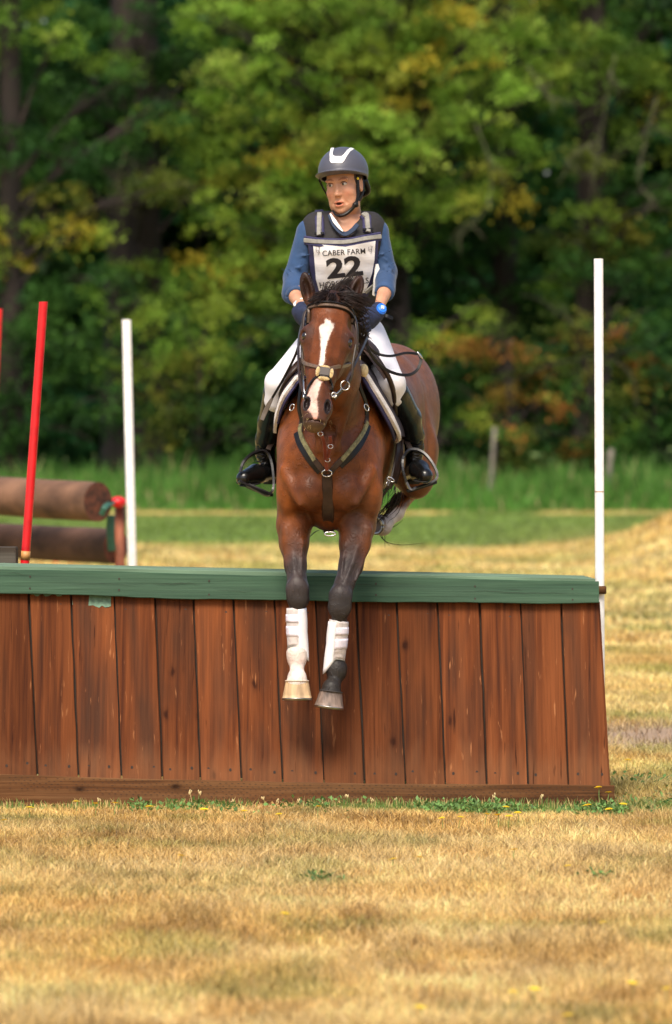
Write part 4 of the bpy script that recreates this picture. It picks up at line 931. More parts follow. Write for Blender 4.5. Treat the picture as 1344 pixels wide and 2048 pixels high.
lc = np.where(P2[:, 0] < 640, 590, 705 - (P2[:, 1] - 1080) * .12); leg_t = sm(P2[:, 1] + 8 * n1 - 1.3 * np.abs(P2[:, 0] - lc), 1048, 1118); c = blend(c, [.055, .040, .037], isleg * leg_t); c = blend(c, [.038, .031, .029], isleg * sm(P2[:, 1], 1165, 1195))
lft = (P2[:, 0] < 632) & (yv < .3); c = blend(c, WHT, lft * sm(P2[:, 1], 1284, 1294) * 1.0); c = blend(c, [.03, .025, .022], (P2[:, 0] > 632) * (yv < .3) * sm(P2[:, 1], 1300, 1320))
c = blend(c, PINK, lft * np.exp(-((P2[:, 1] - 1322) / 7) ** 2) * .25)
hind = (yv > 1.15) & (P2[:, 1] > 975); c = blend(c, WHT * .8, hind * (P2[:, 0] > 740) * sm(P2[:, 1], 1012, 1022))
BLZ = [(651, 636), (656, 641), (661, 641), (662, 645), (668, 648), (667, 655), (664, 662), (658, 674), (653, 690), (650, 705), (649, 728), (637, 740), (639, 722), (642, 700), (641, 684), (640, 668), (637, 658), (641, 650), (648, 646)]
BLZ2 = [(637, 755), (646, 762), (641, 770), (637, 785), (634, 800), (636, 822), (634, 838), (627, 839), (624, 828), (619, 822), (612, 820), (607, 808), (614, 792), (621, 775), (628, 762)]
hf = head & (hvv > -.03)
j = np.stack([vnoise(hv, 60, 5), vnoise(hv, 60, 9)], 1) * 1.3
JR = np.random.default_rng(3); b1 = sum(inpoly(P2 + j + JR.normal(0, .9, P2.shape), BLZ) for _ in range(6)) / 6 * hf; w2 = sum(inpoly(P2 + j + JR.normal(0, .9, P2.shape), BLZ2) for _ in range(6)) / 6 * hf; b2 = w2 > .5
c = blend(c, WHT, b1); c = blend(c, [.74, .50, .42], w2); t = hf & inpoly(P2, [(622, 825), (640, 825), (640, 842), (622, 842)]) & b2; c[t] = PINK
c = blend(c, DK * .6, ((yv < -.2) & (z > 2.1) & (P2[:, 1] < 611) & (np.abs(P2[:, 0] - 666) < 32)) * 1.0)
nos = head & (((hs - .905) * HL / .036) ** 2 + ((np.abs(hu) - .046) / .017) ** 2 < 1) & (hvv > .005); c[nos] = [.02, .012, .012]
c = blend(c, [.06, .035, .028], head * sm(hs, .98, 1.06) * .7 * ~b2); c = blend(c, [.22, .14, .07], head * sm(hs, 1.04, 1.09) * .6)
m_coat = mat('bay_coat', (1, 1, 1), .46, var=.22, scale=24, bump=.3, bscale=17, attr=True, spec=.24)
# raised veins and creases, as bump
nt = m_coat.node_tree; bs = nt.nodes['Principled BSDF']
vo = _n(nt, 'ShaderNodeTexNoise'); vo.inputs['Scale'].default_value = 11; vo.inputs['Detail'].default_value = 2; vo.inputs['Distortion'].default_value = 2.5
tc = [x for x in nt.nodes if x.type == 'TEX_COORD'][0]; nt.links.new(tc.outputs['Object'], vo.inputs[0])
cr = nt.nodes.new('ShaderNodeValToRGB'); e = cr.color_ramp.elements; e[0].position = .475; e[0].color = (0, 0, 0, 1); e[1].position = .525; e[1].color = (0, 0, 0, 1); q_ = e.new(.5); q_.color = (1, 1, 1, 1)
nt.links.new(vo.outputs[0], cr.inputs[0]); b2_ = nt.nodes.new('ShaderNodeBump'); b2_.inputs['Strength'].default_value = .38; b2_.inputs['Distance'].default_value = .007
old = bs.inputs['Normal'].links[0].from_socket; nt.links.new(old, b2_.inputs['Normal']); nt.links.new(cr.outputs[0], b2_.inputs['Height']); nt.links.new(b2_.outputs[0], bs.inputs['Normal'])
hb = mesh('body', hv, hq, m_coat, horse, colors=np.clip(c, 0, 1))
# eyes
m_eye = mat('dark_eye', (.012, .006, .004), .08, var=.3, spec=.8)
for s_ in (-1, 1):
    mb = MB(); ellipsoid(mb, H(.318, s_ * .094, .002), (.018, .020, .021), RH); mb.build('eye', m_eye, horse)
# hooves
m_hoofl = mat('pale_hoof', (.52, .35, .19), .55, var=.25, scale=30, stretch=(1, 1, .15), bump=.3, bscale=60); m_hoofd = mat('dark_hoof', (.10, .07, .055), .6, var=.5, scale=40, stretch=(1, 1, .1), bump=.5, bscale=60, var2=(.28, .20, .16)); m_shoe = mat('steel_shoe', (.35, .34, .33), .35, metal=1)
def hoof(top, bot, rt_, rb_, m, tilt):
    a, b = top, bot; d = nrm(b - a); u = nrm(np.array([1, 0, tilt])); w = nrm(np.cross(d, u)); u = np.cross(w, d); mb = MB(); n = 22; vs = []
    for i in range(7):
        t = i / 6; r = rt_ + (rb_ - rt_) * t ** 1.15
        for j in range(n):
            an = 2 * math.pi * j / n; rr_ = r * (1 + .05 * math.cos(2 * an)); vs.append(a + (b - a) * t + rr_ * (math.cos(an) * u + math.sin(an) * w))
    fs = [(i * n + j, i * n + (j + 1) % n, (i + 1) * n + (j + 1) % n, (i + 1) * n + j) for i in range(6) for j in range(n)]
    fs.append(tuple(range(n))); fs.append(tuple(6 * n + j for j in reversed(range(n)))); mb.add(vs, fs); o = mb.build('hoof', m, horse)
    mb = MB(); P = [b + d * .003 + rb_ * .97 * (math.cos(t) * u + math.sin(t) * w) for t in np.linspace(0, 2 * math.pi, 30)]; strap(mb, P, [d], .014, .007, n=30); mb.build('shoe', m_shoe, o)
    mb = MB(); P = [a + (rt_ + .002) * (math.cos(t) * u + math.sin(t) * w) for t in np.linspace(0, 2 * math.pi, 30)]; tube(mb, np.array(P) + d * .002, .0035, n=30, sides=6); mb.build('coronet', m_crt if m is m_hoofl else m_crtd, o)
    return o
m_crt = mat('coronet_pale', (.60, .46, .36), .8); m_crtd = mat('coronet_dark', (.03, .024, .022), .8)
hoof(V(594, 1361, -.12), V(594, 1396, -.125), .049, .0625, m_hoofl, .03); hoof(V(662, 1382, -.10), V(658, 1413, -.105), .048, .062, m_hoofd, -.10)
hoof(V(766, 1046, 1.33), V(752, 1050, 1.28), .036, .042, m_hoofd, 0); hoof(V(766, 1050, 1.33), V(774, 1063, 1.26), .045, .055, m_hoofd, 0) if False else None
# hair -------------------------------------------------------------
m_hair = mat('black_hair', (.010, .006, .005), .5, var=.5, scale=60, spec=.3, var2=(.030, .014, .009))
def hairs(name, roots, n, r0, parent, spread=.01, curl=.01, npt=10, m=m_hair):
    mb = MB()
    for k in range(n):
        path = roots[RNG.integers(len(roots))]; P = np.array(path, float); P = cat(P, 6); off = RNG.normal(0, spread, 3); P = P + off * np.linspace(.5, 1.3, 6)[:, None] + RNG.normal(0, curl, (6, 3)) * np.linspace(0, 1, 6)[:, None]
        L_ = RNG.uniform(.7, 1.0); P = cat(P, 30)[:max(6, int(30 * L_))]; tube(mb, P, [r0, r0 * .9, r0 * .15], n=npt, sides=4, cap=False)
    return mb.build(name, m, parent)
pl_ = lambda L_: [V(*p) for p in L_]
fore = [pl_([(662, 598, -.40), (640, 592, -.44), (615, 606, -.46)]), pl_([(668, 592, -.38), (650, 586, -.44), (625, 600, -.48)]), pl_([(668, 596, -.38), (690, 588, -.45), (735, 602, -.44)]), pl_([(668, 596, -.38), (700, 590, -.44), (752, 606, -.40)]),
        pl_([(660, 596, -.38), (665, 590, -.47), (660, 606, -.52)]), pl_([(680, 596, -.38), (690, 600, -.48), (720, 612, -.48)]), pl_([(650, 596, -.38), (645, 595, -.47), (632, 606, -.50)]), pl_([(675, 594, -.38), (690, 575, -.40), (712, 598, -.44), (735, 612, -.42)])]
tuft = [pl_([(672, 600, -.38), (680, 575, -.37), (706, 548, -.36)]), pl_([(680, 600, -.36), (692, 572, -.36), (716, 545, -.34)]), pl_([(665, 600, -.36), (668, 580, -.35), (690, 562, -.34)]), pl_([(685, 600, -.34), (700, 580, -.34), (712, 556, -.33)]), pl_([(655, 600, -.36), (652, 582, -.36), (662, 566, -.34)])]
mane = hairs('forelock', [np.array(q) - (0, .004, .004) for q in fore], 820, .0028, horse, spread=.008, curl=.0015); hairs('mane', tuft, 230, .0026, horse, spread=.009, curl=.002)
crest = [pl_([(690, 605, -.30), (712, 620, -.22), (728, 640, -.18)]), pl_([(690, 640, -.15), (712, 660, -.08), (724, 690, -.03)])]
hairs('mane', crest, 240, .004, horse, spread=.02, curl=.014)
hairs('tail', [pl_([(768, 715, 2.12), (775, 790, 2.35), (760, 900, 2.3), (735, 985, 2.15)]), pl_([(768, 715, 2.12), (775, 800, 2.35), (750, 900, 2.25), (730, 990, 2.1)])], 420, .006, horse, spread=.05, curl=.03, npt=14)
mb = MB()
for P in ([(800, 985, 1.9), (802, 1010, 1.8), (780, 1030, 1.7), (752, 1050, 1.6)], [(795, 990, 1.9), (790, 1015, 1.8), (770, 1035, 1.7), (750, 1048, 1.6)], [(752, 1040, 1.7), (760, 1070, 1.7), (775, 1085, 1.7), (805, 1090, 1.7), (847, 1086, 1.7)], [(740, 1059, 1.7), (765, 1062, 1.7), (790, 1052, 1.7), (806, 1040, 1.7)],
          [(755, 1040, 1.7), (768, 1060, 1.7), (770, 1096, 1.7)], [(757, 1045, 1.7), (765, 1075, 1.7), (780, 1092, 1.7)], [(800, 990, 1.7), (806, 1000, 1.7), (800, 1020, 1.6), (770, 1040, 1.6)], [(617, 1076, 1.2), (630, 1064, 1.2), (640, 1060, 1.2)]):
    for k in range(3 if P[0][0] > 780 else 1):
        tube(mb, np.array(pl_(P)) + RNG.normal(0, .006, 3) * (k > 0), [.0022, .0026, .0010], n=16, sides=4)
mb.build_each('tail_wisp', m_hair, horse)
hairs('tail_end', [pl_([(800, 985, 1.15), (796, 1005, 1.15), (775, 1030, 1.15), (752, 1052, 1.15)]), pl_([(792, 990, 1.15), (780, 1010, 1.15), (762, 1030, 1.15), (748, 1046, 1.15)])], 40, .0020, horse, spread=.012, curl=.006)
MB().build_each('tail_wisp', m_hair, horse)
m_whisk = mat('whisker', (.55, .38, .16), .6); mb = MB()
for k in range(16):      # whiskers round the muzzle
    a = RNG.uniform(-1, 1); p, n_ = hit(HB, 633 + a * 30, 845 + RNG.uniform(-18, 16) - abs(a) * 6); L_ = RNG.uniform(.006, .02) * (1 + (RNG.random() < .15)); d = nrm(n_ * .6 + hA * .5 + hS * a * .7)
    tube(mb, [p, p + d * L_ * .6, p + d * L_ + (0, 0, -.006)], [.0006, .0003], n=5, sides=3, cap=False)
mb.build('whiskers', m_whisk, horse)

# tack --------------------------------------------------------------
m_lea = mat('brown_leather', (.030, .016, .011), .42, var=.25, scale=20, spec=.35); m_leb = mat('black_leather', (.006, .005, .005), .4, var=.3, spec=.3); m_lep = mat('piped_leather', (.12, .075, .05), .4, var=.2)
m_steel = mat('bright_steel', (.62, .60, .58), .22, metal=1); m_fleece = mat('tan_fleece', (.52, .36, .15), .95, var=.25, scale=90, bump=1, bscale=200, sheen=.4); m_elast = mat('olive_elastic', (.15, .135, .06), .8, var=.3, scale=60)
m_pad = mat('white_fleece', (.78, .71, .68), .95, var=.08, scale=120, bump=1, bscale=220, sheen=.3); m_navy = mat('navy_binding', (.018, .014, .06), .7); m_padd = mat('dark_quilt', (.03, .022, .035), .8)
bridle = MB()
def surf_strap(mb, bvh, pts, w, t, off=.002, n=24, m=0, near=None, ref=None):
    P, N = on(bvh, pts, off, near, ref); return strap(mb, P, N, w, t, n=n, m=m)
ONE = {'fleece_pad', 'bib_emblem', 'knee_seam', 'watch', 'saddle_seat', 'withers_tab', 'bit_ring', 'girth_buckle'}
def sub(name, mats, parent, fn, smooth=False, **kw):
    mb = MB(); fn(mb); return mb.build(name, mats, parent, smooth) if name in ONE else mb.build_each(name, mats, parent, smooth)
ear_top = V(668, 604, -.36)
bridle = sub('headpiece', m_lea, horse, lambda mb: strap(mb, [V(604, 690, -.47), V(606, 650, -.45), V(612, 622, -.42), V(640, 606, -.36), V(680, 606, -.35), V(704, 626, -.40), V(713, 655, -.45), V(713, 700, -.47)], [(-1, -.3, .1), (-1, -.3, .2), (-.7, -.3, .6), (-.2, -.3, 1), (.2, -.3, 1), (.7, -.3, .6), (1, -.3, .2), (1, -.3, 0)], .022, .005, n=40), True)
P, N = on(HB, [(607, 642), (611, 626), (622, 617), (645, 612), (670, 613), (692, 620), (706, 632), (714, 648)], .006, ref=-.45)
sub('browband', m_lep, horse, lambda mb: strap(mb, P, N, .019, .007, n=40)); sub('browband_edge', m_leb, horse, lambda mb: (strap(mb, P + np.array([0, 0, -.010]), N, .006, .010, n=40), strap(mb, P + np.array([0, 0, .010]), N, .006, .009, n=40)))
nb1 = [(598, 724), (602, 722), (612, 727), (625, 732), (640, 736)]; nb2 = [(656, 738), (675, 733), (690, 730), (698, 727)]
def noseb(mb):
    for L_ in (nb1, nb2): surf_strap(mb, HB, L_, .017, .006, off=.004, ref=-.52)
sub('noseband', m_lep, horse, noseb)
def crossb(mb):
    surf_strap(mb, HB, [(640, 750), (628, 760), (620, 772), (614, 786), (611, 798)], .011, .004, off=.004); surf_strap(mb, HB, [(655, 752), (661, 766), (663, 782), (663, 796)], .011, .004, off=.004)
sub('lower_noseband', m_leb, horse, crossb)
def cheek(mb):
    strap(mb, [V(604, 690, -.48), V(604, 724, -.52), V(607, 760, -.54), V(607, 795, -.60)], [(-1, -.5, 0)], .016, .004); strap(mb, [V(712, 690, -.48), V(706, 726, -.51), V(700, 760, -.53), V(668, 798, -.62)], [(1, -.5, 0)], .016, .004)
sub('cheek_strap', m_lea, horse, cheek)
cN, cn = on(HB, [(648, 746)], .008); RR = np.stack([hS, hN, hA], 1)
sub('fleece_pad', m_fleece, horse, lambda mb: [ellipsoid(mb, cN[0] + hS * a + hA * b, (ra, .008, rb_), RR) for a, b, ra, rb_ in ((-.030, .0, .010, .024), (.030, 0, .010, .024), (0, -.026, .022, .009), (0, .030, .026, .010))], True)
sub('noseband_boss', m_lea, horse, lambda mb: box(mb, cN[0] + hN * .006, (.022, .006, .022), RR, bev=.004))
def bit(mb):
    c1 = V(690, 771, -.58); torus(mb, c1, S(9), .0032, (1, .3, 0), (0, 0, 1), n=22); c2 = V(612, 801, -.66); tube(mb, [V(608, 760, -.60), V(608, 778, -.64), V(611, 792, -.66)], .004, n=8); torus(mb, V(609, 795, -.66), S(6), .0032, (.3, 1, 0), (0, 0, 1), n=16)
    tube(mb, [V(683, 778, -.59), V(672, 788, -.64), V(664, 795, -.66)], .004, n=6); torus(mb, V(668, 790, -.65), S(5), .003, (1, .3, 0), (0, 0, 1), n=14)
sub('bit_ring', m_steel, horse, bit, True)
reins = sub('rein', m_lea, horse, lambda mb: (strap(mb, [V(692, 762, -.60), V(712, 722, -.42), V(728, 688, -.2), V(737, 666, .03)], [(.6, -.7, .2)], .013, .004, n=30), strap(mb, [V(611, 795, -.66), V(600, 760, -.60), V(597, 700, -.42), V(600, 665, -.2), V(607, 640, .03)], [(-.6, -.7, .2)], .013, .004, n=30)), False)
sub('rein_loop', m_leb, horse, lambda mb: (strap(mb, [V(731, 668, .03), V(735, 690, .02), V(752, 706, .06), V(780, 712, .10), V(812, 706, .16), V(838, 708, .20)], [(0, -1, .2)], .012, .004, n=36), strap(mb, [V(729, 672, .03), V(738, 702, .02), V(757, 728, .06), V(785, 745, .10), V(815, 750, .15), V(834, 740, .18), V(842, 720, .20), V(838, 708, .20)], [(0, -1, .2)], .014, .004, n=50)), False)
sub('rein_buckle', m_steel, horse, lambda mb: tube(mb, [V(834, 704, .195), V(840, 710, .195), V(845, 718, .2)], .005, n=6), True)
# breastplate
EL = [(603, 850), (601, 862), (606, 880), (617, 900), (630, 921)]; ER = [(733, 845), (727, 862), (716, 880), (698, 902), (682, 921)]
sub('breastplate_strap', m_lea, horse, lambda mb: (surf_strap(mb, HB, [(604, 840), (603, 852), (602, 866)], .026, .005, near=-.33), surf_strap(mb, HB, [(733, 822), (733, 836), (730, 850)], .026, .005, near=-.33), surf_strap(mb, HB, [(628, 918), (640, 934), (650, 946)], .026, .005), surf_strap(mb, HB, [(684, 918), (671, 932), (660, 946)], .026, .005), surf_strap(mb, HB, [(654, 948), (655, 990), (656, 1030), (657, 1062)], [.045, .055, .05], .006)))
sub('breastplate_under_pad', m_leb, horse, lambda mb: (surf_strap(mb, HB, [(593, 866), (598, 884), (610, 906), (624, 926), (640, 944)], .030, .003, near=-.33), surf_strap(mb, HB, [(737, 850), (730, 870), (718, 892), (702, 912), (680, 932)], .030, .003, near=-.33)))  # black leather strips lying under the elastics
sub('elastic', m_elast, horse, lambda mb: (surf_strap(mb, HB, EL, .021, .006, off=.003, near=-.33), surf_strap(mb, HB, ER, .021, .006, off=.004, near=-.33)))
sub('breast_ring', m_steel, horse, lambda mb: torus(mb, on(HB, [(654, 945)], .014)[0][0], (S(10), S(7)), .0028, (1, 0, 0), (0, -.3, 1), n=18), True)
sub('martingale_strap', mat('red_leather', (.16, .03, .02), .5), horse, lambda mb: (strap(mb, [V(640, 862, -.45), V(648, 885, -.38), V(651, 915, -.25), V(654, 940, -.2)], [(0, -1, .2)], .016, .005), strap(mb, [V(660, 872, -.34), V(661, 888, -.3), V(656, 915, -.24)], [(0, -1, .2)], .016, .005)), False)
sub('martingale_buckle', m_steel, horse, lambda mb: [torus(mb, V(*p), (S(5), S(4)), .002, (1, 0, 0), (0, 0, 1), n=12, sides=5) for p in ((641, 868, -.46), (661, 893, -.31), (655, 920, -.24))], True)
def bstr(mb):
    strap(mb, [V(606, 745, -.10), V(600, 790, -.12), V(598, 815, -.12), V(604, 845, -.12)], [(-.7, -.7, 0)], .018, .005); strap(mb, [V(712, 745, -.14), V(720, 775, -.14), V(731, 805, -.10), V(733, 830, -.09)], [(.7, -.7, 0)], .018, .005)
sub('neck_strap', m_leb, horse, bstr)
sub('strap_ring', m_steel, horse, lambda mb: (torus(mb, V(583, 816, -.1) if False else V(584, 815, -.02), (S(5), S(7)), .0022, (.8, -.5, 0), (.3, 0, 1), n=16), torus(mb, V(733, 815, -.12), (S(5), S(7)), .0022, (.8, .5, 0), (-.3, 0, 1), n=16)), True)
# saddle, pad and girth
def panel(mb, L_, th, nx=0, m=0):
    """a curved sheet with thickness between two px,py,y polylines"""
    a = cat(pl_(L_[0]), 18); b = cat(pl_(L_[1]), 18); rows = [a + (b - a) * t for t in np.linspace(0, 1, 8)]
    V_ = np.array(rows); N_ = np.cross(np.gradient(V_, axis=0), np.gradient(V_, axis=1)); N_ /= np.linalg.norm(N_, axis=2)[:, :, None] + 1e-9
    cen = V(680, 860, .7); 
    sg = np.sign(((V_ - cen) * N_).sum(2).mean()); top = V_ + N_ * sg * th; R_, C_ = 8, 18
    vs = np.concatenate([top.reshape(-1, 3), V_.reshape(-1, 3)]); k = R_ * C_; f = []
    for i in range(R_ - 1):
        for j in range(C_ - 1):
            a_ = i * C_ + j; f += [(a_, a_ + 1, a_ + C_ + 1, a_ + C_), (k + a_, k + a_ + C_, k + a_ + C_ + 1, k + a_ + 1)]
    bd = [j for j in range(C_)] + [i * C_ + C_ - 1 for i in range(1, R_)] + [(R_ - 1) * C_ + j for j in range(C_ - 2, -1, -1)] + [i * C_ for i in range(R_ - 2, 0, -1)]
    for i in range(len(bd)): a_, b_ = bd[i], bd[(i + 1) % len(bd)]; f.append((a_, b_, b_ + k, a_ + k))
    mb.add(vs, f, m)
PR = [[(712, 720, .25), (728, 745, .10), (755, 790, .12), (785, 845, .22), (797, 872, .34)], [(712, 700, .95), (745, 720, .95), (800, 780, .95), (826, 850, .9), (826, 885, .85)]]
PL = [[(640, 735, .25), (600, 752, .10), (570, 785, .12), (556, 830, .22), (551, 862, .34)], [(640, 700, .95), (600, 730, .95), (575, 780, .95), (560, 850, .9), (566, 880, .85)]]
sub('saddle_pad', m_padd, horse, lambda mb: (panel(mb, PR, .016), panel(mb, PL, .016)))
edge = sub('pad_edge', m_pad, horse, lambda mb: (strap(mb, [V(712, 722, .22), V(729, 747, .08), V(742, 768, .08), V(757, 792, .09), V(775, 822, .14), V(788, 847, .19), V(798, 872, .30), V(792, 880, .36)], [(.75, -.6, .3)], .030, .010, n=40), strap(mb, [V(640, 738, .22), V(601, 752, .08), V(585, 768, .09), V(568, 792, .1), V(558, 818, .15), V(553, 840, .2), V(551, 862, .3)], [(-.75, -.6, .3)], .024, .010, n=40)))
sub('pad_binding', m_navy, horse, lambda mb: (strap(mb, [V(707, 726, .20), V(724, 752, .07), V(737, 775, .07), V(751, 799, .08), V(768, 829, .13), V(781, 854, .18), V(789, 878, .29)], [(.6, -.8, .1)], .020, .006, n=40), strap(mb, [V(643, 742, .20), V(604, 758, .075), V(589, 775, .085), V(573, 799, .095), V(562, 824, .145), V(556, 846, .2)], [(-.6, -.8, .1)], .014, .006, n=40)))
FRr = [[(722, 695, .30), (745, 725, .20), (775, 770, .22), (790, 810, .30), (796, 850, .42)], [(722, 690, .85), (770, 730, .85), (812, 790, .8), (822, 830, .75), (818, 860, .7)]]
FLl = [[(620, 715, .30), (596, 738, .2), (570, 770, .22), (558, 800, .30), (556, 830, .42)], [(640, 700, .85), (600, 730, .85), (566, 770, .8), (558, 810, .75), (560, 840, .7)]]
saddle = sub('saddle_flap', mat('saddle_leather', (.085, .048, .036), .42, var=.15), horse, lambda mb: (panel(mb, FRr, .03), panel(mb, FLl, .03)), True)
sub('saddle_flap_edge', m_lea, horse, lambda mb: (tube(mb, [V(720, 690, .25), V(737, 700, .18), V(757, 722, .15), V(776, 752, .16), V(787, 785, .22), V(791, 830, .34)], .012, n=26, sides=8), tube(mb, [V(625, 712, .25), V(602, 728, .18), V(582, 748, .15), V(566, 775, .18), V(559, 800, .26), V(556, 830, .36)], .011, n=26, sides=8)), True)
def seat(mb):
    s1 = Grid(V(600, 760, .2) - .1, V(780, 640, 1.2) + .15, .012).run([(ell(V(690, 702, .38), (.13, .11, .09)), .04, 1), (esec(V(690, 712, .4), V(696, 706, 1.0), .15, .06, .17, .07), .05, 1), (ell(V(696, 690, 1.02), (.15, .08, .07)), .04, 1)]); v, q = s1.net(); mb.add(v, q.tolist())
sub('saddle_seat', m_lea, horse, seat, True)
def girth(mb):
    strap(mb, [V(797, 880, .42), V(793, 920, .36), V(786, 955, .32), V(778, 975, .30)], [(.8, -.6, 0)], .035, .006, n=16); strap(mb, [V(804, 880, .44), V(800, 930, .38), V(790, 965, .33)], [(.8, -.6, 0)], .02, .006, n=16)
    P = []; 
    for t in np.linspace(.1, math.pi - .1, 20): P.append(V(680, 868, .5) + np.array([.285 * math.cos(t), 0, -.385 * math.sin(t) - .0]))
    strap(mb, P, [nrm(np.array([math.cos(t), 0, -math.sin(t)])) for t in np.linspace(.1, math.pi - .1, 20)], .09, .008, n=40)
sub('girth', m_lea, horse, girth)
sub('girth_buckle', m_steel, horse, lambda mb: (torus(mb, V(781, 959, .30), (S(8), S(4)), .003, (1, 0, -.4), (0, 0, 1), n=14), tube(mb, [V(775, 963, .30), V(769, 974, .30)], .0035, n=3)), True)
sub('girth_clip', m_steel, horse, lambda mb: torus(mb, V(660, 1068, -.07), (S(11), S(4)), .004, (1, 0, 0), (0, 0, 1), n=14), True)
m_wool = mat('d_ring_fleece', (.62, .50, .28), .9)
sub('withers_tab', m_wool, horse, lambda mb: (ellipsoid(mb, V(728, 741, .02), (.02, .02, .03)), ellipsoid(mb, V(715, 715, .0), (.015, .02, .02))), True)
# leg boots
m_boot = mat('white_shell', (.84, .82, .83), .4, var=.03); m_neo = mat('pale_neoprene', (.56, .50, .48), .85, var=.1, scale=60); m_trim = mat('grey_trim', (.20, .19, .17), .7)
def boot_sleeve(pts, r0, r1, low, name, out, m, side, extra=0):
    """sleeve round the cannon; the lower edge dips on one side (low=+1/-1)"""
    mb = MB(); C_ = cat(pl_(pts), 16); n = 28; vs = []
    for i in range(16):
        t = i / 15; r = r0 + (r1 - r0) * t + .004 * math.sin(t * 3.1)
        for j in range(n):
            a = 2 * math.pi * j / n; x, y_ = math.cos(a), math.sin(a); fl = max(0, x * low); drop = -(.055 * fl ** 1.2) * max(0, (t - .45) / .55) ** 1.3 + (.006 * x * low if t < .1 else 0); flare = 1 + .30 * fl * max(0, t - .6) / .4
            vs.append(C_[i] + np.array([x * (r + out) * flare, y_ * (r + out) * 1.05, drop + .012 * (-y_) * (t > .8) * (1 - fl)]))
    f = [(i * n + j, i * n + (j + 1) % n, (i + 1) * n + (j + 1) % n, (i + 1) * n + j) for i in range(15) for j in range(n)]
    k0 = len(vs); rim = np.array(vs[-n:]); top = np.array(vs[:n]); cT, cB = top.mean(0), rim.mean(0)
    vs += list(top + (cT - top) * .25 + (0, 0, -.01)); vs += list(rim + (cB - rim) * .25 + (0, 0, .012))
    f += [(k0 + j, k0 + (j + 1) % n, (j + 1) % n, j) for j in range(n)]; f += [(15 * n + j, 15 * n + (j + 1) % n, k0 + n + (j + 1) % n, k0 + n + j) for j in range(n)]
    mb.add(vs, f); o = mb.build(name, m, horse); mb = MB(); tube(mb, np.vstack([rim, rim[:1]]), .0032, n=60, sides=5); mb.build('boot_trim', m_trim, o); return o, np.array(vs[:16 * n]).reshape(16, n, 3)
def leg_boot(pts, r0, r1, low):
    o, Vx = boot_sleeve(pts, r0, r1, low, 'leg_boot', .005, m_neo, 1)
    cen = Vx.mean(1, keepdims=True)
    mb = MB()                        # hard shell on the dipping side
    js = [j % 28 for j in (range(-6, 5) if low > 0 else range(10, 21))]; sh = Vx[1:, js] + (Vx[1:, js] - cen[1:]) * .09; m_, k_ = sh.shape[:2]; inn = sh - (sh - cen[1:]) * .1
    vs = np.concatenate([sh.reshape(-1, 3), inn.reshape(-1, 3)]); K = m_ * k_; f = [(i * k_ + j, i * k_ + j + 1, (i + 1) * k_ + j + 1, (i + 1) * k_ + j) for i in range(m_ - 1) for j in range(k_ - 1)]
    bd = list(range(k_)) + [i * k_ + k_ - 1 for i in range(1, m_)] + [(m_ - 1) * k_ + j for j in range(k_ - 2, -1, -1)] + [i * k_ for i in range(m_ - 2, 0, -1)]
    f += [(bd[(i + 1) % len(bd)], bd[i], bd[i] + K, bd[(i + 1) % len(bd)] + K) for i in range(len(bd))]; mb.add(vs, f); mb.build('shell', m_boot, o)
    for r_ in (3.2, 7.9):            # two wide closing straps
        mb = MB(); A_ = cat(Vx[:, :, :].reshape(16, -1), 151).reshape(151, 28, 3); i0 = int(r_ * 10); ring = lambda i: (A_[i] + (A_[i] - A_[i].mean(0)) * .05)
        rs = [ring(i0 + k) for k in (0, 8, 16, 24, 32)]; vs = np.concatenate(rs); f = [(i * 28 + j, i * 28 + (j + 1) % 28, (i + 1) * 28 + (j + 1) % 28, (i + 1) * 28 + j) for i in range(4) for j in range(28)]
        k0 = len(vs); vs = np.vstack([vs, A_[i0], A_[i0 + 32]]); f += [(k0 + j, k0 + (j + 1) % 28, (j + 1) % 28, j) for j in range(28)] + [(4 * 28 + j, 4 * 28 + (j + 1) % 28, k0 + 28 + (j + 1) % 28, k0 + 28 + j) for j in range(28)]
        mb.add(vs, f); mb.build('boot_strap', mat('white_webbing', (.72, .67, .76), .75) if 'white_webbing' not in bpy.data.materials else bpy.data.materials['white_webbing'], o)
leg_boot([(592, 1214, -.05), (593, 1250, -.05), (593, 1297, -.05)], .038, .035, 1)
leg_boot([(678, 1241, -.08), (675, 1275, -.065), (671, 1323, -.05)], .038, .036, -1)
# stirrups hang from the saddle
m_iron = mat('black_stirrup', (.018, .017, .018), .3, metal=.4, spec=.6); m_rub = mat('stirrup_rubber', (.02, .02, .02), .8)
def stirrup(P, Wd, tread, lea, col=0):
    o = sub('stirrup', m_iron, horse, lambda mb: (strap(mb, pl_(P), [(0, -1, .3)], Wd, .012, n=40), strap(mb, np.array(pl_(P)) + np.array([0, .05, -.002]), [(0, -1, .3)], Wd, .012, n=40)))
    mb = MB(); a, b = pl_(tread); d = nrm(b - a); box(mb, (a + b) / 2 + (0, .025, -.004), (np.linalg.norm(b - a) / 2, .035, .008), np.stack([d, np.cross((0, 0, 1), d), np.cross(d, np.cross((0, 0, 1), d))], 1), bev=.003); mb.build('tread', m_rub, o)
    sub('stirrup_leather', m_lea, horse, lambda mb: strap(mb, pl_(lea), [(0, -1, .2)], .024, .005, n=20))
stirrup([(480, 944, .30), (486, 926, .31), (500, 911, .36), (518, 903, .42), (532, 904, .44), (541, 918, .44), (546, 945, .42), (547, 975, .40), (540, 988, .38), (530, 989, .36), (505, 976, .32), (478, 962, .30)], .012, [(479, 962, .30), (540, 989, .38)], [(556, 858, .5), (548, 876, .48), (536, 900, .44)])
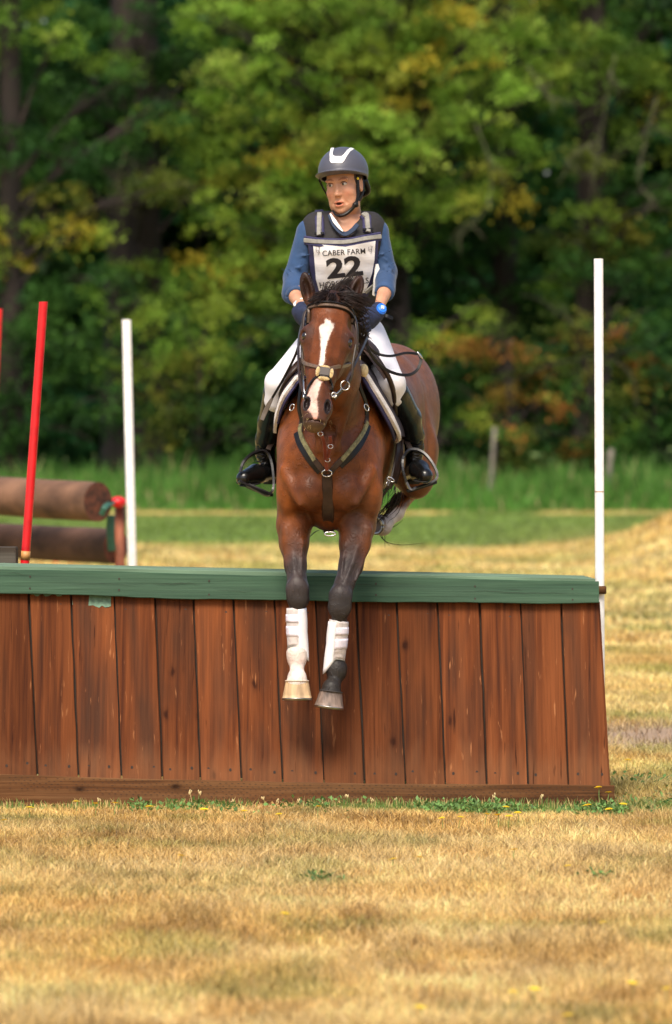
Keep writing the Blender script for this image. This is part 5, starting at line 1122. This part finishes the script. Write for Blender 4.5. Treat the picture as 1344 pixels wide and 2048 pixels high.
stirrup([(813, 965, .36), (806, 940, .36), (806, 918, .38), (815, 903, .42), (828, 899, .43), (846, 905, .42), (862, 922, .40), (874, 945, .38), (873, 958, .37), (862, 966, .36), (835, 975, .35), (822, 980, .35), (813, 965, .36)], .012, [(815, 981, .35), (872, 962, .37)], [(802, 855, .5), (810, 876, .48), (822, 900, .44)])
settle(horse, tuple(V(655, 1610, .4) * (1, 1, 0)))

# ================================================================== RIDER
rider = thing('person', 'rider in helmet, blue shirt, dark vest with number bib, white breeches and black boots', 'person')
m_skin = mat('skin', (.50, .25, .15), .48, var=.10, scale=22, attr=True, spec=.35, sss=.12, bump=.15, bscale=120)
m_shirt = mat('blue_shirt', (.014, .050, .135), .75, var=.22, scale=6, bump=.9, bscale=13, sheen=.15); m_vest = mat('charcoal_vest', (.017, .015, .016), .85, var=.12, scale=60, bump=.15, bscale=90)
m_breech = mat('white_breeches', (.74, .72, .76), .75, var=.03, scale=8, bump=.35, bscale=10); m_bootl = mat('black_boot', (.005, .005, .005), .24, var=.2, bump=.5, bscale=14, spec=.4); m_glove = mat('navy_glove', (.008, .014, .045), .75, var=.15, scale=40, bump=.3)
YR = .42
TOR = [(V(692, 668, .78), .15, .13), (V(690, 615, .66), .125, .10), (V(689, 550, .55), .138, .105), (V(688, 490, .48), .150, .11), (V(688, 455, .47), .13, .08)]
BODY = loft(TOR, k=.03) + [(esec(V(622, 466, .50), V(752, 466, .50), .036, .04, .036, .04), .04, 1), (cone(V(690, 465, .48), V(691, 408, .44), .046, .042), .02, 1)]
RA = [V(617, 468, .48), V(590, 555, .47), V(590, 590, .34), V(603, 614, .14)]; LA = [V(752, 468, .48), V(771, 545, .47), V(770, 582, .34), V(758, 614, .17)]
BODY += limb(RA, [.036, .033, .034, .022]) + limb(LA, [.036, .033, .034, .023])
RLg = [V(652, 672, .76), V(558, 765, .26), V(541, 850, .46), V(531, 912, .53)]; LLg = [V(733, 672, .76), V(784, 766, .26), V(815, 850, .46), V(829, 905, .53)]
def legs(g): return limb(RLg, [.088 + g, .056 + g, .050 + g, .034 + g]) + limb(LLg, [.088 + g, .056 + g, .050 + g, .034 + g])
BODY += legs(-.022) + [(cone(V(531, 915, .54), V(520, 940, .50), .012, .012), .02, 1), (cone(V(829, 915, .53), V(832, 935, .48), .012, .012), .02, 1)]
g = Grid((-.48, -.10, 1.30), (.50, 1.05, 2.80), .0065).run(BODY); vb, qb = g.net(); vb = relax(vb, qb, 1)
# --- head in its own frame
HC = V(674, 370, .36); SCL = np.array([1.02, 1.07, 1.13])
yaw = math.radians(-21); pit = math.radians(4); rol = math.radians(-6)
Rz = np.array([[math.cos(yaw), -math.sin(yaw), 0], [math.sin(yaw), math.cos(yaw), 0], [0, 0, 1]]); Rx = np.array([[1, 0, 0], [0, math.cos(pit), -math.sin(pit)], [0, math.sin(pit), math.cos(pit)]]); Ry = np.array([[math.cos(rol), 0, math.sin(rol)], [0, 1, 0], [-math.sin(rol), 0, math.cos(rol)]])
RF = Rz @ Ry @ Rx
HO = HC - RF @ (np.array([0, -.085, 0]) * SCL)
def TL(p): return HO + (np.asarray(p) * SCL) @ RF.T
HP = [(ell((0, .012, .035), (.074, .092, .088)), .02, 1), (ell((0, -.026, -.030), (.061, .060, .085)), .03, 1), (ell((0, -.030, -.083), (.038, .046, .033)), .03, 1), (ell((0, -.066, -.104), (.019, .017, .015)), .02, 1),
      (ell((.041, -.056, -.030), (.022, .022, .02)), .02, 1), (ell((-.041, -.056, -.030), (.022, .022, .02)), .02, 1), (ell((.045, -.02, -.075), (.02, .03, .03)), .03, 1), (ell((-.045, -.02, -.075), (.02, .03, .03)), .03, 1),
      (ell((.030, -.080, .019), (.026, .009, .007)), .012, 1), (ell((-.030, -.080, .019), (.026, .010, .008)), .012, 1), (ell((.031, -.100, .0), (.020, .014, .012)), .014, -1), (ell((-.031, -.100, .0), (.020, .014, .012)), .014, -1),
      (cone((0, -.080, .004), (0, -.096, -.036), .0055, .0085), .014, 1), (ell((0, -.101, -.038), (.0095, .009, .008)), .009, 1), (ell((.0105, -.090, -.042), (.0065, .009, .0065)), .006, 1), (ell((-.0105, -.090, -.042), (.0065, .009, .0065)), .006, 1),
      (ell((.0055, -.098, -.049), (.0035, .006, .003)), .003, -1), (ell((-.0055, -.098, -.049), (.0035, .006, .003)), .003, -1),
      (ell((0, -.086, -.070), (.024, .011, .006)), .008, 1), (ell((0, -.084, -.084), (.019, .011, .0075)), .008, 1), (ell((0, -.100, -.0765), (.014, .016, .0055)), .004, -1),
      (cone((.020, -.088, -.05), (.031, -.074, -.075), .003, .002), .010, -1), (cone((-.020, -.088, -.05), (-.031, -.074, -.075), .003, .002), .010, -1),
      (ell((.076, .010, -.008), (.009, .020, .032)), .006, 1), (ell((-.076, .010, -.008), (.009, .020, .032)), .006, 1), (ell((.082, .004, -.004), (.004, .011, .02)), .004, -1),
      (cone((0, .02, -.06), (.012, .028, -.13), .046, .040), .03, 1)]
g = Grid((-.10, -.13, -.17), (.10, .12, .13), .0026).run(HP); vh, qh = g.net(); vh = relax(vh, qh, 1)
ch = np.ones((len(vh), 3)); x_, y_, z_ = vh.T
lip = (((np.abs(x_)) / .024) ** 2 + ((z_ + .077) / .014) ** 2 < 1) & (y_ < -.082); ch[lip] = [.88, .62, .60]
mo = ((x_ / .014) ** 2 + ((z_ + .0765) / .0055) ** 2 < 1) & (y_ < -.07); ch[mo] = [.12, .05, .05]
br = ((np.abs(x_) - .031) / .021) ** 2 + ((z_ - .023 + .25 * (np.abs(x_) - .03) ** 2 / .02) / .0042) ** 2 < 1; ch[br & (y_ < -.05)] = [.55, .45, .40]
soc = np.exp(-(((np.abs(x_) - .031) / .017) ** 2 + ((z_) / .009) ** 2)) * (y_ < -.06); ch = ch * (1 - .28 * soc[:, None]); chk = np.exp(-(((np.abs(x_) - .042) / .02) ** 2 + ((z_ + .04) / .02) ** 2)) * (y_ < -.04); ch = ch * (1 - chk[:, None] * np.array([0, .14, .10]))  # helmet shade painted into the eye sockets, cheeks tinted redder
ch *= 1 + .06 * vnoise(vh, 60, 3)[:, None]
vhw = TL(vh)
# --- hands: palm, four curled fingers and a thumb
def hand(c, fwd, up, out, s=1.0):
    """fist closed round a rein: fwd = knuckle direction, up = thumb side, out = back of the hand"""
    fwd, up, out = nrm(fwd), nrm(up), nrm(out); L_ = []
    q = lambda a, b, d: c + s * (fwd * a + up * b + out * d)
    R_ = np.stack([fwd, up, out], 1); L_.append((ell(q(0, 0, 0), (.042 * s, .040 * s, .018 * s), R_), .012, 1)); L_.append((cone(q(-.06, -.004, 0), q(-.03, 0, 0), .024 * s, .026 * s), .02, 1))
    for i in range(4):
        b = .030 - i * .020; f = (.0, .005, .002, -.006)[i]; r = (.0098, .0102, .0098, .0086)[i] * s
        pts = [q(.030 + f, b, .006), q(.056 + f, b, -.004), q(.052 + f, b * .95, -.030), q(.024 + f, b * .92, -.036)]
        for k_, (a_, b_) in enumerate(zip(pts[:-1], pts[1:])): L_.append((cone(a_, b_, r * (1.05, 1, .92)[k_], r * (1, .92, .85)[k_]), .003, 1))
    t = [q(-.022, .030, -.006), q(.006, .046, -.020), q(.030, .044, -.030)]; L_ += [(cone(t[0], t[1], .013 * s, .0115 * s), .006, 1), (cone(t[1], t[2], .011 * s, .0095 * s), .003, 1)]
    return L_
HLp = V(741, 640, .03); HRp = V(606, 634, .03)
HD = [hand(HLp, np.array([-.55, -.75, -.45]), (-.1, -.35, .95), (.75, -.55, -.1), 1.12), hand(HRp, np.array([.35, -.8, -.45]), (.1, -.35, .95), (-.75, -.55, -.1), 1.12)]
cols = np.concatenate([np.ones((len(vb), 3)), ch]); bodyv = np.concatenate([vb, vhw]); bodyq = np.concatenate([qb, qh + len(vb)])
mesh('body', bodyv, bodyq, m_skin, rider, colors=cols)
for (L_, cen, wr) in ((HD[0], HLp, LA[3]), (HD[1], HRp, RA[3])):
    g = Grid(cen - .13, cen + .13, .003).run(L_ + [(cone(wr + (cen - wr) * .1, cen + (wr - cen) * .35, .030, .030), .01, 1)]); v, q_ = g.net(); mesh('glove', relax(v, q_, 1), q_, m_glove, rider)
# eyes
m_eyew = mat('eye_white', (.50, .45, .42), .2, var=.02); m_iris = mat('iris', (.05, .035, .02), .1)
for s_ in (-1, 1):
    mb = MB(); c = np.array([s_ * .031, -.0715, .001]); ellipsoid(mb, TL(c), np.array([.0125, .0115, .0078]) * SCL, RF); o = mb.build('eye', m_eyew, rider)
    mb = MB(); ellipsoid(mb, TL(c + (-.0035, -.0100, .0005)), np.array([.0052, .0035, .0058]) * SCL, RF); mb.build('iris', m_iris, o)
    mb = MB(); P = [TL(c + np.array([.0150 * math.cos(t), -.0075 - .0055 * math.sin(t), .0095 * math.sin(t)])) for t in np.linspace(.1, math.pi - .1, 9)]; tube(mb, P, .0017, n=14, sides=5); mb.build('eyelash', mat('lash', (.06, .03, .02), .8) if 'lash' not in bpy.data.materials else bpy.data.materials['lash'], o)
# hair under the helmet
m_hairb = mat('brown_hair', (.045, .022, .014), .6, var=.4, scale=80)
g = Grid((-.11, -.12, -.12), (.11, .15, .08), .004).run([(ell((0, .022, .02), (.081, .098, .085)), .01, 1), (ell((.0, .105, -.045), (.045, .03, .04)), .01, 1)]); g.cut(lambda x, y, z: -(z + .02 - np.clip((-y - .0) * 2.2, -.06, .25) * 0 - np.where(y < .0, (-y) * .55, 0) + np.where(y > .02, .10, 0))); v, q_ = g.net(); mesh('hair', TL(v), q_, m_hairb, rider)
# helmet
m_helm = mat('matt_navy_shell', (.068, .068, .088), .42, var=.05, scale=200, bump=.05, bscale=400); m_rim = mat('helmet_trim', (.035, .04, .075), .3); m_white2 = mat('white_gloss', (.82, .80, .78), .3, var=.02)
hp = math.radians(-10); RHm = np.array([[1, 0, 0], [0, math.cos(hp), -math.sin(hp)], [0, math.sin(hp), math.cos(hp)]])
def cutpl(x, y, z): return -(z - (.026 - .20 * y - np.where(y > .03, (y - .03) * .45, 0)))
g = Grid((-.13, -.20, -.12), (.13, .16, .18), .0030)
g.run([(ell((.000, .010, .050), (.110, .128, .102)), .01, 1)]); g.cut(cutpl)
g.run([(ell((.000, -.038, .038), (.107, .126, .010), RHm), .006, 1)]); 
g.op(ell((.000, .012, .036), (.098, .113, .095)), .004, -1)
v, q_ = g.net(); v = relax(v, q_, 2); hw = TL(v); mesh('helmet', hw, q_, m_helm, rider); HBV = bvh_of(hw, q_)
helm = [o for o in rider.children if o.name.startswith('helmet')][0]
def HELS(px, py):
    c0 = np.array(CAMP); d = nrm(V(px, py, 0) - c0); o_ = (c0 - HO) @ RF / SCL - (.000, .010, .050); dl = d @ RF / SCL; r = np.array([.110, .128, .102]); a, b, c_ = ((dl / r) ** 2).sum(), 2 * (o_ * dl / r ** 2).sum(), ((o_ / r) ** 2).sum() - 1
    t = (-b - math.sqrt(max(0, b * b - 4 * a * c_))) / (2 * a); p = o_ + t * dl; n_ = RF @ nrm(p / r ** 2); return c0 + t * d, n_
mb = MB(); UE = [(662, 297), (668, 296), (665, 306), (666, 311), (671, 313), (683, 313), (688, 309), (694, 301), (701, 296), (708, 298), (700, 303), (693, 313), (688, 322), (684, 326), (663, 326), (660, 322), (660, 306)]
decal(mb, HBV, UE, .0008, .0015, step=2.2, flat=HELS); mb.build('front_emblem', m_white2, helm, smooth=False)
def strapl(mb, pts, w, t, nor): P = [TL(p) for p in pts]; strap(mb, P, [RF @ np.array(n_) for n_ in nor], w, t, n=30)
sub('chin_strap', m_leb, helm, lambda mb: (strapl(mb, [(.074, -.016, .03), (.072, -.022, -.02), (.068, -.038, -.068), (.054, -.060, -.098), (.024, -.080, -.120), (-.004, -.086, -.124), (-.024, -.074, -.120), (-.046, -.052, -.10), (-.064, -.028, -.06), (-.086, -.040, .0), (-.092, -.055, .03)], .016, .005, [(1, -.3, 0), (1, -.3, 0), (.8, -.5, -.3), (.5, -.7, -.5), (.2, -.6, -.8), (0, -.6, -.8), (-.2, -.6, -.8), (-.5, -.7, -.5), (-.8, -.5, -.3), (-1, -.3, 0), (-1, -.3, 0)]), strapl(mb, [(.080, .03, .01), (.078, .015, -.04), (.066, -.02, -.072)], .014, .005, [(1, -.3, 0)])))
sub('strap_buckle', m_leb, helm, lambda mb: box(mb, TL((.060, -.050, -.088)), (.015, .010, .013), RF, bev=.004), True)
sub('badge', mat('yellow_badge', (.75, .60, .02), .5), helm, lambda mb: ellipsoid(mb, TL((.083, -.035, .016)), (.0065, .0035, .0065), RF @ Rz), True)
sub('rear_cradle', m_leb, helm, lambda mb: tube(mb, [TL(p) for p in ((.082, .05, .01), (.078, .085, -.035), (.04, .118, -.05), (0, .125, -.05), (-.04, .118, -.05), (-.078, .085, -.035))], .013, n=24, sides=8), True)
# --- shirt
SH = loft([(a, b + .008, c + .008) for a, b, c in TOR[:4]], k=.03) + [(esec(V(619, 462, .49), V(753, 462, .49), .052, .056, .052, .056), .04, 1)]
g = Grid((-.36, .10, 1.85), (.34, 1.0, 2.72), .006)
RC = V(581, 594, .30); LC = V(771, 583, .33)
g.run(SH + limb([RA[0], RA[1], V(583, 588, .36)], [.057, .051, .046], .02) + limb([LA[0], LA[1], V(771, 580, .36)], [.057, .051, .046], .02))
rs = np.random.default_rng(5)
g.op(cone(V(690, 475, .48), V(692, 436, .455), .082, .068), .02, 1); g.op(ell(V(691, 446, .35), (.045, .075, .062)), .01, -1); g.op(ell(V(692, 415, .44), (.078, .10, .075)), .01, -1)
for (A_, B_, sx) in ((RA[0], RA[1], -1), (LA[0], LA[1], 1)):      # sleeve folds
    for k in range(16):
        t = rs.uniform(.1, 1.1); p = A_ + (B_ - A_) * t + np.array([rs.uniform(-.04, .04), -.062, 0]); d = np.array([rs.uniform(.4, 1) * rs.choice([-1, 1]), .2, rs.uniform(-.8, .3)]); g.op(cone(p - d * .04, p + d * .04, .004, .003), .010, rs.choice([-1, 1]))
g.op(esec(V(572, 590, .33), V(604, 596, .33), .03, .045, .03, .045), .01, 1) if False else None
v, q_ = g.net(); mesh('shirt', relax(v, q_, 1), q_, m_shirt, rider)
def cuff(mb):
    for A_ in (RA, LA):
        d = nrm(A_[3] - A_[2]); a1 = nrm(np.cross(d, (0, 0, 1))); a2 = np.cross(d, a1)
        for t, r in ((.008, .0375), (.020, .0365)): torus(mb, A_[2] + d * t, r, .0095, a1, a2, n=27, sides=8)
sub('sleeve_cuff', m_shirt, rider, cuff, True)
sub('collar', mat('navy_collar', (.018, .034, .075), .8), rider, lambda mb: strap(mb, [V(660, 430, .39), V(668, 449, .35), V(680, 463, .335), V(691, 468, .33), V(704, 461, .335), V(715, 449, .35)], [(0, -1, .2)], .022, .006, n=30))
sub('collar_lining', m_white2, rider, lambda mb: strap(mb, [V(661, 428, .375), V(669, 442, .345), V(678, 454, .33), V(686, 463, .322)], [(-.2, -1, .2)], [.006, .018, .014, .004], .004, n=20))
# --- body protector vest
VE = [(esec(V(692, 612, .66), V(690, 545, .55), .150, .125, .160, .135), .03, 1), (esec(V(690, 545, .55), V(688, 485, .49), .160, .135, .170, .138), .03, 1), (esec(V(631, 458, .49), V(742, 458, .49), .062, .075, .062, .075), .05, 1), (ell(V(635, 462, .49), (.068, .088, .075)), .03, 1), (ell(V(739, 462, .49), (.068, .088, .075)), .03, 1), (ell(V(688, 500, .47), (.165, .13, .12)), .04, 1),
      (cone(V(691, 440, .25), V(692, 410, .62), .056, .062), .02, -1), (ell(V(691, 452, .30), (.054, .11, .058)), .015, -1), (ell(V(692, 418, .46), (.060, .09, .09)), .015, -1), (ell(V(585, 495, .48), (.040, .2, .085)), .02, -1), (ell(V(795, 495, .48), (.040, .2, .085)), .02, -1)]
g = Grid((-.30, .15, 1.95), (.30, .95, 2.72), .006).run(VE); g.op(esec(V(692, 640, .70), V(688, 440, .47), .10, .06, .10, .05), .01, -1) if False else None
v, q_ = g.net(); v = relax(v, q_, 1); mesh('vest', v, q_, m_vest, rider); VB = bvh_of(v, q_)
def fit_surface(pts_x, pts_y):
    Q = []; Yv = []
    for px in pts_x:
        for py in pts_y:
            p, n_ = hit(VB, px, py)
            if p[1] < .45: Q.append((1, px / 100, py / 100, (px / 100) ** 2, (py / 100) ** 2, px * py / 1e4)); Yv.append(p[1])
    Q = np.array(Q); Yv = np.array(Yv); co = np.linalg.lstsq(Q, Yv, rcond=None)[0]; co[0] -= np.max(Q @ co - Yv) * .8
    def f(px, py):
        y = co @ np.array((1, px / 100, py / 100, (px / 100) ** 2, (py / 100) ** 2, px * py / 1e4)) + .002 * math.sin(px * .13 + py * .05) + .0015 * math.sin(py * .21 - px * .03)
        return V(px, py, y), np.array([0, -1., .1])
    return f
BIBS = fit_surface(range(625, 752, 6), range(486, 586, 6))
m_greyb = mat('grey_webbing', (.24, .23, .205), .8, var=.12, scale=60); m_navyp = mat('navy_piping', (.03, .028, .085), .8)
def vs(mb, pts, w, t, off=.003, n=24): surf_strap(mb, VB, pts, w, t, off, n)
sub('shoulder_strap', m_navyp, rider, lambda mb: (vs(mb, [(637, 399), (638, 415), (639, 440), (641, 472)], .042, .006, .004), vs(mb, [(727, 402), (732, 415), (733, 435), (734, 466)], .042, .006, .004)))
sub('shoulder_webbing', m_greyb, rider, lambda mb: (vs(mb, [(637, 399), (638, 415), (639, 440), (641, 472)], .023, .006, .014), vs(mb, [(727, 402), (732, 415), (733, 435), (734, 466)], .023, .006, .014)))
sub('bib_band_edge', m_navyp, rider, lambda mb: vs(mb, [(612, 480), (640, 485), (690, 486), (730, 479), (759, 473)], .042, .004, .008, 40))
sub('bib_band', m_greyb, rider, lambda mb: vs(mb, [(613, 480), (640, 484), (690, 485), (730, 478), (758, 473)], .020, .005, .012, 40))
sub('bib_backing', m_navyp, rider, lambda mb: (decal(mb, VB, [(616, 484), (690, 491), (757, 478), (755, 520), (745, 565), (736, 592), (634, 592), (620, 540)], -.004, .006, step=8, flat=BIBS)))
m_bib = mat('white_bib', (.82, .80, .81), .7, var=.04, scale=7, bump=.5, bscale=10)
BO = .008
bib = sub('number_bib', m_bib, rider, lambda mb: decal(mb, VB, [(626, 488), (690, 494), (751, 482), (749, 520), (744, 548), (738, 566), (730, 586), (640, 588), (632, 560)], .003, .004, step=5, flat=BIBS))
sub('bib_lower_band', m_greyb, rider, lambda mb: vs(mb, [(755, 560), (740, 572), (728, 582)], .022, .004, .012, 10))
m_ink = mat('black_print', (.016, .014, .02), .6, var=.05)
def text_on(txt, p0, p1, height, name, bold=0.0, parent=None, m=None, near=None):
    cu = bpy.data.curves.new(name, 'FONT'); cu.body = txt; cu.size = 1; cu.offset = bold; cu.resolution_u = 3
    to = bpy.data.objects.new(name, cu); COL.objects.link(to); dg = bpy.context.evaluated_depsgraph_get(); me = bpy.data.meshes.new_from_object(to.evaluated_get(dg))
    bm = bmesh.new(); bm.from_mesh(me); bmesh.ops.triangulate(bm, faces=bm.faces[:])
    for _ in range(3):
        ln = [e for e in bm.edges if e.calc_length() > .09]
        if ln: bmesh.ops.subdivide_edges(bm, edges=ln, cuts=1); bmesh.ops.triangulate(bm, faces=bm.faces[:])
    bm.verts.index_update(); v = np.array([q.co[:] for q in bm.verts]); f = [tuple(q.index for q in p.verts) for p in bm.faces]; bm.free(); bpy.data.objects.remove(to); bpy.data.meshes.remove(me)
    v = v[:, :2] - v[:, :2].min(0); v /= v.max(0); p0, p1 = np.array(p0, float), np.array(p1, float); d = p1 - p0; up = np.array([d[1], -d[0]]) / np.hypot(*d)
    P = []
    for a in v:
        px = p0 + d * a[0] + up * height * a[1]; p, n_ = BIBS(px[0], px[1]); P.append(p + n_ * .0095)
    return mesh(name, P, f, m or m_ink, parent or bib, smooth=False)
text_on('CABER FARM', (645, 513), (731, 508), 11, 'bib_venue_text', .004); text_on('22', (655, 559), (727, 551), 41, 'bib_number', .035); text_on('HORSE TRIALS', (640, 577), (738, 567), 11.5, 'bib_event_text', .004)
def thistle(mb, x, y):
    for P in ([(-3, -6), (-4, 0), (-1, 4), (2, 2), (0, -1), (-3, 0)], [(4, -6), (2, -2), (3, 3), (1, 7), (1, 9)], [(4, -6), (0, -7)]):
        pts = [(x + a, y + b) for a, b in P]; P_ = np.array([BIBS(*q)[0] + (0, -.0085, 0) for q in pts]); N_ = [(0, -1, .1)] * len(P_); strap(mb, P_, N_, .0016, .0008, n=14)
sub('bib_emblem', mat('grey_print', (.22, .21, .24), .7), bib, lambda mb: (thistle(mb, 636, 501), thistle(mb, 741, 499)))
sub('vest_buckle', m_leb, rider, lambda mb: (surf_strap(mb, VB, [(632, 468), (650, 469)], .012, .004, .014, 6), surf_strap(mb, VB, [(724, 462), (744, 460)], .012, .004, .014, 6)))
sub('vest_zip', m_leb, rider, lambda mb: surf_strap(mb, VB, [(672, 478), (690, 474), (710, 474)], .02, .003, .002, 8))
sub('vest_side_panel', m_white2, rider, lambda mb: strap(mb, [V(753, 528, .42), V(756, 560, .43), V(751, 590, .46)], [(.4, -1, 0)], [.012, .045, .03], .01, n=12))
# --- breeches
g = Grid((-.36, .05, 1.62), (.36, 1.05, 2.22), .006).run(limb(RLg[:2], [.094, .063]) + limb(LLg[:2], [.090, .060]) + [(cone(RLg[1], V(553, 800, .30), .062, .057), .015, 1), (cone(LLg[1], V(790, 790, .30), .060, .055), .015, 1)] + loft([(V(692, 690, .80), .17, .15), (V(690, 640, .70), .135, .11)], k=.03))
rs = np.random.default_rng(8)
for (A_, B_) in ((RLg[0], RLg[1]), (LLg[0], LLg[1])):
    for k in range(7):
        t = rs.uniform(.3, 1.0); p = A_ + (B_ - A_) * t + np.array([rs.uniform(-.03, .03), -.078, .02]); d = np.array([rs.uniform(.2, .8) * rs.choice([-1, 1]), 0, rs.uniform(-.6, .6)]); g.op(cone(p - d * .04, p + d * .04, .004, .003), .014, rs.choice([-1, 1]))
v, q_ = g.net(); mesh('breeches', relax(v, q_, 1), q_, m_breech, rider)
# --- boots
def boot(shin, kneet, foot, name='boot'):
    K = [kneet] + shin; g = Grid(np.min(K + foot, axis=0) - .09, np.max(K + foot, axis=0) + .10, .005)
    g.run(limb(K, [.057, .057, .050, .041], .015)); hx, bx, tx = foot
    g.run([(cone(hx, bx, .040, .045), .02, 1), (cone(bx, tx, .047, .036), .015, 1), (cone(K[-1], hx, .042, .036), .02, 1)])
    for k in range(4): g.op(esec(K[-1] + np.array([-.06, -.045, .012 * k - .01]), K[-1] + np.array([.06, -.045, .012 * k + .004]), .003, .01, .003, .01, (0, 0, 1)), .008, -1)
    dn = nrm(np.cross(np.cross(tx - hx, (0, 0, 1)), tx - hx)); dn = dn if dn[2] < 0 else -dn; pl0 = (hx + tx) / 2 + dn * .034
    if hx[2] < K[-1][2]: g.cut(lambda x, y, z: (x - pl0[0]) * dn[0] + (y - pl0[1]) * dn[1] + (z - pl0[2]) * dn[2])
    v, q_ = g.net(); o = mesh('boot', relax(v, q_, 1), q_, m_bootl, rider)
    mb = MB(); d = nrm(tx - hx); w = np.cross(d, dn); R_ = np.stack([d, w, dn], 1); ellipsoid(mb, (bx + tx) / 2 + dn * .036, (np.linalg.norm(tx - bx) / 2 + .03, .038, .007), R_); box(mb, hx + dn * .04, (.03, .028, .012), R_, bev=.004); mb.build_each('boot_sole', m_rub, o)
    mb = MB()
    for k in range(5):
        c = bx + (K[-1] - bx) * (.25 + k * .15); tube(mb, [c + w * .02 - dn * .01 + (0, -.04, .012), c + (0, -.05, .018), c - w * .02 - dn * .01 + (0, -.04, .012)], .003, n=5, sides=5)
    mb.build('boot_lace', m_leb, o); return o
boot([V(541, 845, .44), V(533, 880, .50), V(530, 905, .53)], V(551, 785, .30), [V(541, 945, .56), V(512, 949, .42), V(488, 957, .33)])
boot([V(817, 835, .44), V(826, 870, .50), V(829, 898, .53)], V(793, 786, .30), [V(826, 945, .52), V(838, 940, .36), V(850, 952, .28)])
sub('knee_seam', m_navyp, rider, lambda mb: (tube(mb, [V(533, 758, .30), V(534, 775, .28), V(540, 792, .28), V(548, 800, .29)], .003, n=10),), True)
# --- watch and bracelet
m_blue = mat('blue_watch', (.015, .16, .75), .35); m_lcd = mat('watch_face', (.55, .62, .66), .25)
wc = V(763, 618, .06); wn = nrm(np.array([.35, -.75, .55])); wu = nrm(np.cross(wn, (1, 0, 0))); ww = np.cross(wu, wn); RW = np.stack([ww, wu, wn], 1)
wat = sub('watch', m_blue, rider, lambda mb: (ellipsoid(mb, wc, (.024, .030, .013), RW, nu=20), torus(mb, wc + wn * .008, (.017, .021), .004, ww, wu, n=24)), True)
sub('watch_face', m_lcd, wat, lambda mb: box(mb, wc + wn * .0135, (.008, .010, .003), RW, bev=.002)); sub('watch_strap', m_leb, wat, lambda mb: (torus(mb, V(757, 622, .12), (.034, .034), .007, (1, 0, .5), (0, 1, .3), n=24), strap(mb, [V(768, 632, .11), V(776, 633, .11), V(785, 637, .12)], [(0, -1, .4)], .018, .004)))
sub('bracelet', m_white2, rider, lambda mb: (torus(mb, V(603, 604, .16), (.034, .034), .006, (1, 0, .35), (0, .9, .4), n=24), ), True)
sub('bracelet', m_steel, rider, lambda mb: (torus(mb, V(604, 611, .13), (.034, .034), .004, (1, 0, .35), (0, .9, .4), n=24), ), True)
settle(rider, tuple(V(690, 690, .72)))
# riding crop held down along the right thigh
crop = thing('riding_crop', 'thin black riding crop with grey flap held along the rider right thigh', 'riding crop')
sub('shaft', m_leb, crop, lambda mb: tube(mb, [V(603, 660, -.08), V(594, 702, .0), V(570, 752, .12), V(545, 795, .18)], .006, n=20, sides=6), True)
sub('flap', mat('grey_leather', (.11, .09, .075), .6), crop, lambda mb: strap(mb, [V(546, 794, .18), V(538, 808, .19), V(530, 825, .2), V(524, 840, .2)], [(0, -1, .1)], [.010, .020, .022, .018], .004, n=12))
settle(crop, tuple(V(603, 660, -.08)))
